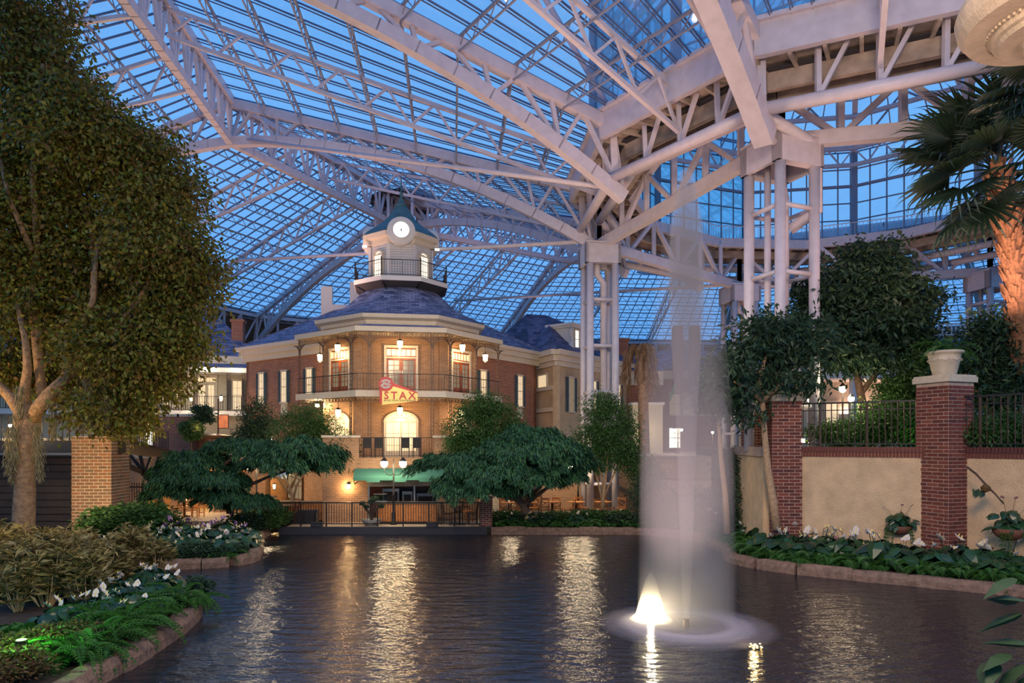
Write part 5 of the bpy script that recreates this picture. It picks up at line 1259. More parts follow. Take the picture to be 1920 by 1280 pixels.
f2 = thing('pond_lamp', 'small golden lamp bubbling at the water surface right of the fountain', 'light', tuple(lp2))
MB().lathe([(0,-.03),(.12,-.03),(.12,.02),(0,.02)], n=12).build('lamp_body', IRON, f2)
m = MB()
for k in range(16): a = rnd.uniform(0, 6.3); r_ = rnd.uniform(.02, .16); m.lathe([(0,-.012),(.02,0),(0,.014)], (r_*1.4*math.cos(a), r_*math.sin(a), rnd.uniform(.02,.05)), 6)
m.build('lit_bubbles', mat('gold_glow', (1,.8,.4), .3, emit=(1,.66,.22), es=9), f2); lamp('POINT', tuple(lp2+V(0,0,.2)), 9, (1,.7,.3), .05, name='pond_light')
# =====================================================================
# VEGETATION
def orth(D):
    a = rng.normal(size=D.shape); s = np.cross(D, a); return s/(np.linalg.norm(s, axis=1, keepdims=True)+1e-9)
def leaf_arrays(Pn, D, size, asp=.45, fold=.12, flat=0):
    n = len(Pn); D = D/(np.linalg.norm(D, axis=1, keepdims=True)+1e-9); s = orth(D)
    if flat: # side vectors close to horizontal
        h = np.cross(D, np.tile([0,0,1.], (n,1))); h /= (np.linalg.norm(h, axis=1, keepdims=True)+1e-9); s = s*(1-flat)+h*flat*np.sign((s*h).sum(1, keepdims=True)+1e-9); s /= np.linalg.norm(s, axis=1, keepdims=True)
    nn = np.cross(D, s); L = size*(rng.uniform(.7, 1.3, (n,1)))
    tip = Pn+D*L-np.array([0,0,1.])*L*fold; mid = Pn+D*L*.45
    a = mid+s*L*asp*.5+nn*L*fold*.6; b = mid-s*L*asp*.5+nn*L*fold*.6
    v = np.stack([Pn, a, tip, b], 1).reshape(-1, 3); i = np.arange(n)[:, None]*4
    return v, np.concatenate([i+[0,1,2], i+[0,2,3]], 1).reshape(-1, 3)
def unitrows(a): return a/(np.linalg.norm(a, axis=1, keepdims=True)+1e-9)
def crown(parent, ells, n, size, material, clump=.35, per=28, droop=.35, asp=.45, name='foliage', shell=.55, up=0):
    """ells: (cx,cy,cz,rx,ry,rz); leaves in tufts scattered through the shell"""
    E = np.array(ells, float); w = (E[:,3]*E[:,4]*E[:,5])**.66; w /= w.sum(); k = max(1, n//per)
    idx = rng.choice(len(E), k, p=w); d = unitrows(rng.normal(size=(k,3))); r = rng.uniform(shell, 1.05, (k,1))
    C = E[idx,:3]+d*r*E[idx,3:6]; Pn = np.repeat(C, per, 0)+rng.normal(size=(k*per,3))*clump*np.array([1,1,.7])
    D = unitrows(np.repeat(d, per, 0)*.5+rng.normal(size=(k*per,3))*.7+np.array([0,0,-droop+up]))
    v, t = leaf_arrays(Pn, D, size, asp); off = np.array(parent.location) if parent is not None else 0
    return rawmesh(name, v-off, t, material, parent)
def limb(m, pts, r0, r1, n=8): 
    k = len(pts); m.tube(pts, [lerp(r0, r1, i/(k-1)) for i in range(k)], n)
def wander(a, b, k=5, amp=.12):
    a, b = V(*a), V(*b); L = np.linalg.norm(b-a); return [lerp(a, b, i/k)+(rng.normal(size=3)*amp*L*.3 if 0 < i < k else 0) for i in range(k+1)]
def tree_base(name, label, cat, base): return thing(name, label, cat, tuple(base))
# ---- the big tree on the left
T0 = P(43, 1045, 22)
bt_ = tree_base('broadleaf_tree', 'huge broadleaf tree with forked trunk and amber-lit olive leaves filling the left side', 'tree', (T0[0], 22, .25))
m = MB(); m.tube([P(40,1060,22), P(44,985,22), P(47,900,22), P(52,830,22), P(52,785,22), P(50,760,22)], [.38,.33,.30,.31,.38,.33], 14); m.build('trunk', BARK, bt_, world=True, smooth=True)
BR = [[(52,790),(20,745),(-10,715),(-45,690)], [(52,785),(45,740),(52,690),(48,640),(30,560)], [(55,790),(92,740),(122,709),(153,687),(190,650)], [(80,745),(66,613),(57,560),(70,470),(60,330),(80,120)],
      [(122,709),(131,670),(157,613),(175,560),(182,460)], [(153,687),(232,600),(280,534),(310,470)], [(175,560),(178,500),(174,440),(140,330)], [(182,460),(230,400),(260,330)], [(60,470),(20,380),(0,300)]]
for i, b in enumerate(BR):
    m = MB(); dd = [22+.5*math.sin(i*2+j)*(j>0) for j in range(len(b))]; limb(m, [P(*q, D) for q, D in zip(b, dd)], (.24,.2,.25,.16,.15,.13,.12,.1,.1)[i], .06, 9); m.build('branch', BARK, bt_, world=True, smooth=True)
EL = []
for (px, py, rx, ry, dz) in ((50,40,85,70,0),(70,150,110,90,0),(150,250,110,90,-.6),(60,300,120,110,.5),(240,290,100,70,0),(120,420,150,110,.3),(290,360,85,75,0),(290,450,100,90,-.5),(200,520,130,90,.6),(345,520,78,80,0),(60,560,110,110,.3),
                          (330,620,72,70,0),(220,640,120,70,-.4),(270,715,75,50,0),(120,700,60,50,1.2),(190,770,50,50,0),(10,420,80,130,0),(20,690,60,50,.8),(240,790,45,30,0)):
    c = P(px, py, 22.5+dz*1.5); k = 22.5/1280; EL.append((c[0], c[1], c[2], rx*k, 1.7, ry*k))
crown(bt_, EL, 120000, .165, L_BIG, .30, 30, .4, .55, shell=.25)
mv, mt_ = [], []
for (px, py, L) in ((165,715,1.4),(160,700,1.7),(168,730,1.2),(30,770,1.6),(22,790,1.9),(15,800,1.4),(70,790,1.2),(100,740,1.3),(38,720,1.0),(75,820,1.3),(200,740,.9)):
    c = P(px, py, 21.6); n_ = 260; z = rng.uniform(0, 1, n_); Pn = np.stack([c[0]+rng.normal(size=n_)*.07*(1-z*.5), c[1]+rng.normal(size=n_)*.07, c[2]-z*L], 1); v, t = leaf_arrays(Pn, unitrows(np.stack([rng.normal(size=n_)*.3, rng.normal(size=n_)*.3, -np.ones(n_)], 1)), .18, .12); mt_.append(t+sum(len(q) for q in mv)); mv.append(v)
rawmesh('hanging_moss', np.concatenate(mv)-np.array(bt_.location), np.concatenate(mt_), L_MOSS, bt_, 'stuff')
# ---- generic trees from pixel sketches
def sketch_tree(name, label, base, limbs, ells, n, size, leafm, barkm, D, r0=.12, depth=1.2, clump=.25, per=26, droop=.35, asp=.4, shell=.4, cat='tree', r1=.03):
    t = tree_base(name, label, cat, base)
    for i, b in enumerate(limbs):
        m = MB(); k = len(b); limb(m, [P(q[0], q[1], D+(q[2] if len(q) > 2 else 0)) for q in b], r0*(1 if i == 0 else .6), r1 if i else max(r1, r0*.5), 8); m.build('trunk' if i == 0 else 'branch', barkm, t, world=True, smooth=True)
    k = D/1280; E = [( *P(px, py, D+dz), rx*k, depth*(rx/60)**.5, ry*k) for px, py, rx, ry, dz in ells]
    crown(t, E, n, size, leafm, clump, per, droop, asp, shell=shell); return t
sketch_tree('small_tree', 'small bushy tree with pale branching trunk in front of the left wing', (*wpt(552, 32.5), TF), [[(550,978),(549,945),(545,915),(530,890)],[(549,940),(556,910),(575,880),(600,850)],[(546,915),(560,880),(552,830),(560,790)],[(548,930),(520,895),(505,870)]],
            [(560,800,50,45,0),(600,830,45,50,0),(640,850,35,45,0),(545,850,40,30,0),(590,785,35,30,0)], 16000, .13, L_MID, BARKL, 32.3, .11, .9, .16, droop=.5, asp=.3)
sketch_tree('small_tree', 'dark slender tree on the street level left of the balcony corner', (*wpt(483, 35.5), GF), [[(484,855),(482,820),(480,780)]], [(480,785,30,38,0),(470,815,30,20,0),(497,800,22,26,0)], 7000, .14, L_DARK, BARKD, 35.5, .08, .7, .16, asp=.35)
sketch_tree('small_tree', 'broad green tree hiding the right side of the restaurant porch', (*wpt(905, 31.5), TF), [[(912,960),(908,900),(905,830)],[(908,880),(880,830),(865,800)],[(908,860),(935,810),(950,780)]],
            [(905,765,45,35,0),(880,800,45,45,0),(935,790,45,45,0),(960,820,30,30,0),(870,840,40,35,0),(905,830,60,40,0)], 24000, .13, L_MID, BARKD, 31.2, .10, .9, .17, droop=.5, asp=.3)
sketch_tree('small_tree', 'upright tree with pale forked trunks between stucco building and spray', (*wpt(1130, 31), .3), [[(1130,955),(1131,930),(1138,880),(1140,830)],[(1130,945),(1122,905),(1112,870)],[(1132,935),(1150,890),(1166,860)],[(1131,925),(1128,880),(1136,840)]],
            [(1140,790,50,45,0),(1110,830,35,40,0),(1170,820,38,45,0),(1140,850,50,35,0),(1130,760,35,25,0),(1180,860,25,30,0),(1215,890,35,45,1),(1230,950,30,40,1)], 24000, .13, L_MID, BARKL, 30.8, .08, .8, .17, droop=.45, asp=.3)
sketch_tree('purple_shrub', 'dark bluish shrub behind the fountain spray left of the slim palm trunk', (*wpt(1370, 27), .3), [[(1370,1000),(1372,940),(1368,880)]], [(1380,885,34,52,0),(1390,950,38,58,-.3),(1375,1000,45,40,-.3),(1320,960,40,50,1.5),(1270,960,60,50,2.5),(1220,930,40,60,3)], 20000, .13, L_DARK, BARKD, 27, .06, .8, .2, cat='shrub')
sketch_tree('slim_tree', 'slim papaya-like tree leaning before the far pillar of the cream wall', (*wpt(1455, 22.6), .3), [[(1456,992),(1450,940),(1440,880),(1434,820),(1430,760),(1427,740)],[(1430,752),(1400,725),(1375,715)],[(1430,750),(1465,720),(1500,715)],[(1428,745),(1425,700),(1440,660)]],
            [(1375,690,45,16,0),(1420,655,55,18,0),(1480,665,50,18,0),(1375,738,48,12,0),(1510,630,65,26,0),(1455,712,70,12,0),(1392,780,30,10,0),(1520,722,26,6,0),(1440,610,50,18,0)], 4600, .26, L_DARK, BARKL, 22.6, .15, .9, .30, 16, asp=.34, r1=.04)
sketch_tree('slim_tree', 'bare-stemmed slim tree at the right edge of the spray', (*wpt(1362, 25), .3), [[(1363,1000),(1360,930),(1352,860),(1348,790)],[(1350,800),(1345,760),(1350,730)]], [(1350,700,25,45,0),(1365,740,28,30,0),(1335,745,22,30,0)], 4000, .24, L_DARK, BARKL, 25, .13, .6, .25, 16, asp=.35)
sketch_tree('dense_tree', 'large dark dense tree on the plaza before the near white column', (*wpt(1612, 25.5), 3.72), [[(1625,840),(1622,780),(1610,720),(1600,660)],[(1612,740),(1650,690),(1680,640)],[(1608,700),(1570,640),(1540,600)],[(1604,670),(1620,600),(1610,520)],[(1604,690),(1530,670),(1470,640)]],
            [(1630,495,60,40,0),(1590,545,85,45,0),(1660,560,60,50,0),(1530,560,40,40,0),(1600,610,110,50,0),(1680,640,55,60,0),(1520,640,70,35,-.5),(1460,620,55,26,-.5),(1610,672,80,24,0),(1700,600,40,30,0),(1740,560,20,12,0),(1440,640,40,20,-.5)], 36000, .23, L_DARK, BARKD, 25.5, .2, 1.5, .27, droop=.2, asp=.38, shell=.3)
sketch_tree('plumeria_tree', 'open-branched leafy tree behind the nearest urn and right railing', (*wpt(1860, 22.5), 3.72), [[(1850,840),(1880,780),(1860,720),(1830,680)],[(1880,780),(1905,720),(1900,650)],[(1875,800),(1835,740),(1810,700)],[(1860,720),(1885,680),(1870,630)],[(1900,790),(1925,740),(1930,690)]],
            [(1850,620,40,25,0),(1880,660,50,40,0),(1830,680,40,30,0),(1900,620,40,25,0),(1860,740,70,40,0),(1790,700,40,35,1),(1910,700,40,50,0)], 9000, .28, L_DARK, BARK, 22.5, .14, .9, .3, 14, droop=.1, asp=.26)
sketch_tree('shrub', 'low green shrub mass behind the railing between the urn pillars', (*wpt(1640, 24.5), 3.72), [[(1640,838),(1645,810)]], [(1580,812,60,22,0),(1660,790,60,40,0),(1720,800,40,36,-.8),(1690,740,50,40,1),(1740,720,40,50,.5),(1720,670,30,40,.5)], 26000, .14, L_MID, BARKD, 24.2, .05, .8, .18, cat='shrub')
sketch_tree('shrub', 'low leafy shrub mass behind the railing right of the nearest pillar', (*wpt(1870, 20.5), 3.8), [[(1870,838),(1875,815)]], [(1850,812,40,22,0),(1900,805,40,26,0),(1950,800,50,30,0)], 12000, .13, L_MID, BARKD, 20.6, .05, .7, .15, cat='shrub')
sketch_tree('potted_tree', 'small dark tiered tree in a pot before the pale balcony house', (*wpt(378, 38), GF), [[(380,835),(379,800),(380,770)]], [(380,785,20,6,0),(375,765,16,5,0),(385,772,14,5,0)], 2500, .16, L_DARK, BARKD, 38, .07, .4, .12)
sketch_tree('small_tree', 'small pale-leaved tree left of the potted tiered tree', (*wpt(358, 36.5), GF), [[(360,850),(359,830),(358,805)]], [(357,800,22,14,0),(362,812,18,10,0)], 3500, .13, L_MID, BARKD, 36.5, .05, .4, .12)
# ---- layered maples: flat drooping pads
def layered(name, label, base, limbs, pads, D, n, barkm=BARKD):
    t = tree_base(name, label, 'tree', base)
    for i, b in enumerate(limbs):
        m = MB(); limb(m, [P(q[0], q[1], D+(q[2] if len(q) > 2 else 0)) for q in b], (.17, .1)[i > 0], .04, 8); m.build('trunk' if i == 0 else 'branch', barkm, t, world=True, smooth=True)
    k = D/1280; tot = sum(p[2] for p in pads)
    for (px, py, rx, ry, dz) in pads:
        c = P(px, py, D+dz); q = int(n*rx/tot); RX, RY, RZ_ = rx*k, rx*k*.75, ry*k
        # overlapping shingle-like tiers on a low dome
        th = rng.uniform(0, 2*np.pi, q); r = np.sqrt(rng.uniform(0, 1, q)); lay = rng.integers(0, 3, q)/3; edge = 1+.16*np.sin(3*th+px)+.12*np.sin(8*th+py)+.08*np.sin(17*th); r = r*edge
        x, y = np.cos(th)*r, np.sin(th)*r; wob = .22*np.sin(6*x+px)+.18*np.sin(8*y+py)+.22*np.sin(17*x+11*y)+.15*np.sin(29*x-7*y+px); wob = wob*(.6+.4*r)
        z = (1-np.minimum(r,1.2)**2)*1.0+wob-lay*.8+rng.normal(size=q)*.06
        Pn = np.stack([c[0]+x*RX, c[1]+y*RY, c[2]+z*RZ_-RZ_*.3], 1)
        D_ = unitrows(np.stack([x*.9+rng.normal(size=q)*.35, y*.9+rng.normal(size=q)*.35, -.25-.55*r+rng.normal(size=q)*.2], 1))
        v, tt = leaf_arrays(Pn, D_, .21, .22, .15, .6); rawmesh('foliage_pad', v-np.array(t.location), tt, L_MAPLE, t)
layered('layered_maple', 'dark green layered maple spreading left of the terrace in flat tiers', (*wpt(430, 28.5), .3), [[(432,962),(430,945),(415,928),(400,915),(392,895)],[(430,945),(455,915),(500,895),(545,880)],[(405,920),(380,890),(350,870)],[(395,900),(420,870),(450,850)]],
        [(450,835,72,18,.6),(560,838,78,22,0),(520,862,70,16,-.4),(370,860,72,22,.4),(340,885,62,18,0),(400,895,66,16,-.5),(420,925,48,14,-.7),(330,915,50,14,-.4),(470,935,45,12,-.6),(600,860,40,16,0)], 28.5, 60000)
layered('layered_maple', 'dark green layered maple with crooked trunk spreading right of the terrace', (*wpt(986, 29.0), .3), [[(986,962),(980,945),(965,935),(940,930),(922,925)],[(984,945),(1000,925),(1020,905),(1030,880)],[(980,940),(960,910),(950,890),(945,870)],[(1000,925),(990,900),(985,880)],[(985,945),(1025,915),(1050,890)]],
        [(990,815,70,22,.6),(1030,838,78,22,.2),(960,845,85,22,0),(860,862,82,18,.2),(890,885,60,16,-.3),(1050,862,60,18,0),(950,880,90,18,-.4),(900,912,72,16,-.7),(1000,895,52,14,-.7),(850,905,40,12,-.5),(1060,885,40,14,0)], 28.8, 70000)
# ---- fan palm
def fan_mesh(Lp=1.1, Rf=1.15, nb=30, span=R(125), seed=0):
    m = MB(); m.tube([(0,0,0),(Lp*.5,0,.05),(Lp,0,0)], [.03,.02,.018], 5); g = random.Random(seed)
    for i in range(nb):
        a = lerp(-span, span, i/(nb-1)); d = V(math.cos(a), math.sin(a), 0); s = V(-math.sin(a), math.cos(a), 0); c = V(Lp,0,0); L = Rf*(1-.18*abs(a)/span)*g.uniform(.9,1.05); w = .045
        dr_ = -L*g.uniform(.12,.4); m.add([c, c+d*L*.55+s*w+V(0,0,.03), c+d*L*.55-s*w+V(0,0,.03), c+d*L*.55+V(0,0,-.02), c+d*L*.85+s*w*.4+V(0,0,dr_*.3), c+d*L*.85-s*w*.4+V(0,0,dr_*.3), c+d*L+V(0,0,dr_)], [(0,1,3),(0,3,2),(1,4,5,3),(3,5,2),(4,6,5)])
    me = bpy.data.meshes.new('palm_frond'); me.from_pydata(m.v, [], m.f); me.materials.append(MATS['palm_green']); return me
mat('palm_green', (.022,.05,.024), .45, var=.3, scale=2, spec=.6)
def fan_palm(label, head, base, n, s, dirs=None, trunk=True, r=.52):
    t = thing('fan_palm', label, 'palm tree', tuple(base)); mid = lerp(V(*base), V(*head), .5)+V(.15,0,0)
    if trunk:
        MB().tube([base, lerp(V(*base), mid, .5)+V(.05,0,0), mid, head], [r*.72,r*.7,r*.68,r*.55], 14).build('trunk', BOOT, t, world=True, smooth=True)
        m = MB(); g = random.Random(5)
        for i in range(420):
            f_ = g.uniform(0,1); c = lerp(V(*base), mid, f_*2) if f_ < .5 else lerp(mid, V(*head), f_*2-1); a = i*2.39996; d = V(math.cos(a), math.sin(a), 0); rr_ = r*(.70-.12*f_); sd = V(-math.sin(a), math.cos(a), 0)
            p0 = c+d*rr_; p1 = p0+d*.16+V(0,0,.26+g.uniform(0,.1)); m.add([p0-sd*.08, p0+sd*.08, p1+sd*.035, p1-sd*.035, p0+d*.05+V(0,0,-.04)], [(0,1,2,3),(0,4,1),(1,4,2),(4,0,3),(4,3,2)])
        m.build('leaf_boots', BOOT, t, world=True, kind='stuff')
    ms = [fan_mesh(seed=k, nb=28+k*2) for k in range(3)]; g = random.Random(3)
    for i in range(n):
        az, el = (dirs[i] if dirs and i < len(dirs) else (i*137.5, [70,40,15,-10,-35,-55][i % 6]+g.uniform(-8,8)))
        o = bpy.data.objects.new('palm_frond', ms[i % 3]); COL.objects.link(o); adopt(o, t); o.location = Vector(head)-Vector(base); o.rotation_euler = (R(g.uniform(-25,25)), -R(el), R(az)); o.scale = (s,)*3
    return t
fan_palm('tall fan palm with shaggy orange-brown trunk at the right edge', P(1868, 318, 21.5), P(1925, 700, 22), 22, 1.55, [(185,8),(178,35),(200,-28),(160,60),(215,-52),(240,10),(250,60),(190,-10),(150,25),(300,30),(330,-20),(0,10),(20,45),(100,50),(280,75)])
fan_palm('second fan palm reaching in above the upper right edge, fronds only in view', P(1985, 160, 18), P(2010, 560, 18), 16, 1.0, [(180,-5),(190,25),(170,45),(200,-25)], True, .4)
# ---- dead palm with drooping dry fronds
t = thing('dead_palm', 'dried palm with drooping beige fronds left of the spray', 'palm tree', (*wpt(1207, 36), .3)); MB().tube([P(1208,850,36), P(1206,760,36), P(1207,690,36), P(1205,645,36)], [.30,.27,.34,.2], 10).build('trunk', mat('dry_trunk', (.36,.22,.14), .9, var=.3, scale=6), t, world=True, smooth=True)
hc = P(1205, 655, 36)
for i in range(18):
    a = i*2.4; rr_ = .55+.5*((i*7) % 5)/5; pts = [hc, hc+V(rr_*.6*math.cos(a), rr_*.6*math.sin(a), .35), hc+V(rr_*math.cos(a), rr_*math.sin(a), -.3), hc+V(rr_*1.1*math.cos(a), rr_*1.1*math.sin(a), -1.4-.4*(i % 3))]
    n_ = 90; f_ = rng.uniform(.2, 1, n_)*2.99; A = np.array(pts); i0 = f_.astype(int); Pn = A[i0]+(A[np.minimum(i0+1,3)]-A[i0])*(f_-i0)[:,None]
    v, tt = leaf_arrays(Pn, unitrows(rng.normal(size=(n_,3))*.25+np.array([math.cos(a)*.2, math.sin(a)*.2, -1])), .45, .07); rawmesh('dry_frond', v-np.array(t.location), tt, L_DRY, t)
# ---- bonsai and hedge in pots
bp_ = wpt(697, 30.6); t = thing('bonsai', 'gnarled bonsai in a grey bowl behind the terrace fence', 'plant', (*bp_, TF)); MB().lathe([(0,0),(.25,0),(.42,.18),(.46,.28),(.42,.28),(.38,.2),(0,.2)], n=18).build('bowl', mat('grey_bowl', (.28,.27,.26), .7), t)
m = MB(); 
for q in ([(0,0,.2),(.03,0,.5),(0,0,.8)], [(.02,0,.45),(-.25,.05,.7),(-.42,0,.95)], [(0,0,.5),(.22,0,.75),(.42,0,.85)], [(0,0,.6),(.1,.05,.9),(.12,0,1.15)]): limb(m, q, .07, .03, 7)
m.build('stem', BARKD, t, smooth=True)
crown(None, [(0,0,0,.1,.1,.1)], 28, .1, L_DARK)  if False else None
for c, r_ in (((-.42,0,1.0),.16),((-.25,0,.85),.12),((.44,0,.88),.17),((.12,0,1.2),.22),((-.05,0,1.05),.15)):
    n_ = 420; Pn = np.array(c)+unitrows(rng.normal(size=(n_,3)))*r_*np.array([1,1,.6])*rng.uniform(.4,1,(n_,1)); v, tt = leaf_arrays(Pn, unitrows(rng.normal(size=(n_,3))), .06, .5); rawmesh('leaf_pad', v, tt, L_DARK, t)
# ---- ferns, anthuriums, shrubs
def frond_mesh(L=.6, k=16, w=.16, droop=.5, material=L_FERN):
    m = MB(); pts = [V(L*t, 0, .9*L*t*(1-t*.95)*1.2-droop*L*t*t*.6) for t in np.linspace(0, 1, 9)]; m.tube(pts, [.006]*9, 3)
    for i in range(1, k):
        t_ = i/k; q = t_*8; j = min(7, int(q)); c = lerp(pts[j], pts[j+1], q-j); l = w*math.sin(math.pi*min(1, t_*.9+.12))**.7
        for s in (-1, 1): m.add([c, c+V(.03, s*l*.5, .02), c+V(.05, s*l, -.02), c+V(-.0, s*l*.5, .0)], [(0,1,2),(0,2,3)])
    me = bpy.data.meshes.new('frond'); me.from_pydata([tuple(map(float,p)) for p in m.v], [], m.f); me.materials.append(material); return me
def fern_proto(n, L, w, material=L_FERN, name='fern', el=35):
    t = thing(name, 'x', 'fern'); ms = [frond_mesh(L, 18, w, .5, material), frond_mesh(L*.8, 16, w, .9, material)]; g = random.Random(n)
    for i in range(n): o = bpy.data.objects.new('frond', ms[i % 2]); COL.objects.link(o); adopt(o, t); o.rotation_euler = (R(g.uniform(-15,15)), -R(g.uniform(0, el)), i*2.4)
    return t
FERN = [fern_proto(11, .75, .13), fern_proto(9, .6, .15)]
def heart_mesh(L=.24, material=L_GLOSS):
    pr = [(0,0),(-.22,.18),(-.20,.38),(0,.50),(.3,.46),(.62,.28),(1,0)]
    vs = [(x*L, y*L, -.18*L*abs(y)*2+ (-.2*L*x*x)) for x, y in pr]+[(x*L, -y*L, -.18*L*abs(y)*2-.2*L*x*x) for x, y in pr[1:-1]]
    n = len(pr); fs = [(0, i+1, i) for i in range(1, n-1)]+[(0, n, n-1+1)] if False else []
    ctr = [(.35*L, 0, .03*L)]; vs += ctr; ci = len(vs)-1; loop = list(range(0, n))+list(range(len(pr)+len(pr)-3, n-1, -1))
    fs = [(ci, loop[i], loop[(i+1) % len(loop)]) for i in range(len(loop))]
    me = bpy.data.meshes.new('leaf'); me.from_pydata(vs, [], fs); me.materials.append(material); return me
def flower_mesh(material, L=.15):
    pr = [(0,0),(-.15,.25),(.1,.45),(.5,.38),(1,0)]; vs = [(x*L, y*L, .1*L*x) for x, y in pr]+[(x*L, -y*L, .1*L*x) for x, y in pr[1:-1]]; vs.append((.35*L,0,-.06*L)); loop = [0,1,2,3,4,7,6,5]
    me = bpy.data.meshes.new('flower'); me.from_pydata(vs, [], [(8, loop[i], loop[(i+1)%8]) for i in range(8)]); me.materials.append(material); return me
SPAD = MB().tube([(.03,0,.0),(.05,0,.06)], [.01,.006], 5); spm = bpy.data.meshes.new('spadix'); spm.from_pydata(SPAD.v, [], SPAD.f); spm.materials.append(SIGNY)
def anthurium_proto(seed, nl=9, nf=2, petal=PETAL, s=1.0, leafm=L_GLOSS, h=.42):
    g = random.Random(seed); t = thing('anthurium', 'x', 'flower'); lm = heart_mesh(.28*s, leafm); fm_ = flower_mesh(petal, .125*s); m = MB()
    for i in range(nl):
        a = i*2.4+g.uniform(-.3,.3); r_ = g.uniform(.08,.30)*s; z = g.uniform(.4,1)*h*s; p = (r_*math.cos(a), r_*math.sin(a), z); m.bar((0,0,0), p, .008)
        o = bpy.data.objects.new('leaf', lm); COL.objects.link(o); adopt(o, t); o.location = p; o.rotation_euler = (R(g.uniform(-20,20)), R(g.uniform(10,55)), a)
    for i in range(nf):
        a = g.uniform(0, 6.28) if i else -1.57+g.uniform(-.6,.6); r_ = g.uniform(.05,.2)*s; z = h*s*g.uniform(1.0,1.3); p = (r_*math.cos(a), r_*math.sin(a), z); m.bar((0,0,0), p, .008)
        o = bpy.data.objects.new('flower', fm_); COL.objects.link(o); adopt(o, t); o.location = p; o.rotation_euler = (R(g.uniform(-30,30)), -R(g.uniform(10,60)), a)
        q = bpy.data.objects.new('spadix', spm); COL.objects.link(q); adopt(q, o)
    m.build('stems', L_GLOSS if leafm is L_GLOSS else leafm, t); return t
ANT = [anthurium_proto(k, 11, 1+(k % 3 == 0)) for k in range(4)]; ANTP = [anthurium_proto(k+10, 7, 3, PETALP) for k in range(2)]; ANTU = [anthurium_proto(20, 7, 4, PETALU)]; HEART = [anthurium_proto(k+30, 14, 0, s=1.15, leafm=L_MID, h=.30) for k in range(2)]
def bush_proto(name, cat, n, r_, h, size, material, asp=.35, per=22, clump=.10, up=.4, stems=0):
    t = thing(name, 'x', cat); 
    C = unitrows(rng.normal(size=(max(1,n//per),3)))*rng.uniform(.3,1,(max(1,n//per),1))*np.array([r_,r_,h/2])+np.array([0,0,h*.55]); Pn = np.repeat(C, per, 0)+rng.normal(size=(len(C)*per,3))*clump*np.array([1,1,.35])
    D = unitrows(unitrows(Pn-np.repeat(C, per, 0))+np.array([0,0,up])); v, tt = leaf_arrays(np.repeat(C, per, 0)+(Pn-np.repeat(C, per, 0))*.2, D, size, asp) if up > .3 else leaf_arrays(Pn, D, size, asp)
    v[:,2] = np.maximum(v[:,2], .02); rawmesh('foliage', v, tt, material, t)
    m = MB()
    for c in C[:stems or 5]: m.tube([(c[0]*.3, c[1]*.3, 0), tuple(c*np.array([.8,.8,.6])), tuple(c)], [.012,.01,.006], 4)
    m.build('stems', BARKL if stems else BARKD, t); return t
RHA = [bush_proto('cane_shrub', 'shrub', 700, .42, 1.1, .24, L_OLIVE, .20, 14, .1, .45, 26) for _ in range(3)]
BSH = [bush_proto('low_shrub', 'shrub', 2200, .42, .6, .09, L_MID, .5, 22, .08, .1) for _ in range(2)]
BSHD = [bush_proto('low_shrub', 'shrub', 2200, .45, .55, .10, L_DARK, .5, 22, .08, .1)]
REDB = [bush_proto('copper_shrub', 'shrub', 2600, .45, .45, .07, L_RED, .5, 20, .07, .1)]
FOX = [fern_proto(9, .8, .07, L_FERN, 'foxtail_fern', 60)]
MARKS_R = ((1040,'below the right layered maple'),(1110,'left of the pale forked trunks'),(1190,'in front of the pale forked trunks'),(1290,'just left of the spray'),(1385,'behind the spray'),(1425,'left of the slim leaning tree'),(1478,'at the foot of the slim leaning tree'),(1560,'right of the slim leaning tree'),(1640,'under the bare middle of the cream wall'),(1725,'below the left wall basket'),(1800,'at the foot of the nearest pillar'),(1870,'just right of the nearest pillar'),(9999,'at the right frame edge'))
MARKS_L = ((40,'at the left frame edge'),(90,'by the big tree trunk'),(140,'just right of the big tree trunk'),(190,'before the tan brick pillar'),(240,'before the violet side of the pillar'),(290,'below the iron gate'),(340,'below the arched bridge strut'),(400,'left of the maple trunk'),(9999,'at the tip of the bank'))
def sow(protos, pts, z, s0, s1, label, group):
    for i, p in enumerate(pts):
        px_ = p[0]/p[1]*1280+960; mark = next(m_[1] for m_ in (MARKS_R if px_ > 600 else MARKS_L) if px_ < m_[0])
        if (abs(p[0]+16) < 1.2 and abs(p[1]-26.6) < 1.2) or px_ < -25 or px_ > 1945: continue
        row = ((', inner row' if i % 2 else ', outer row') if 'right' not in group and 'wall' not in group else '') if px_ > 600 else (', rear' if 'left maple' in group and p[1] > 29.5 else ', front' if 'left maple' in group else ', back row' if 19 < p[1] < 22 else ', middle row' if 16.5 < p[1] <= 19 else ', front row' if p[1] <= 16.5 else '')
        lab_ = label+', '+mark+row
        put(protos[i % len(protos)], USED, (p[0], p[1], z(p) if callable(z) else z), rnd.uniform(0, 6.28), rnd.uniform(s0, s1), lab_, group)
def along(poly, n, d0, d1, seed, t0=0, t1=1):
    """random points beside a polyline (to its left side, inland)"""
    g = random.Random(seed); P_ = [V(*p) for p in poly]; seg = [np.linalg.norm(b-a) for a, b in zip(P_[:-1], P_[1:])]; tot = sum(seg); out = []
    for i in range(n):
        s = (t0+(t1-t0)*(i+g.random())/n)*tot; j = 0
        while j < len(seg)-1 and s > seg[j]: s -= seg[j]; j += 1
        u = unit(P_[j+1]-P_[j]); nn = V(-u[1], u[0]); out.append(lerp(P_[j], P_[j+1], s/seg[j]) + nn*g.uniform(d0, d1)*1)
    return out
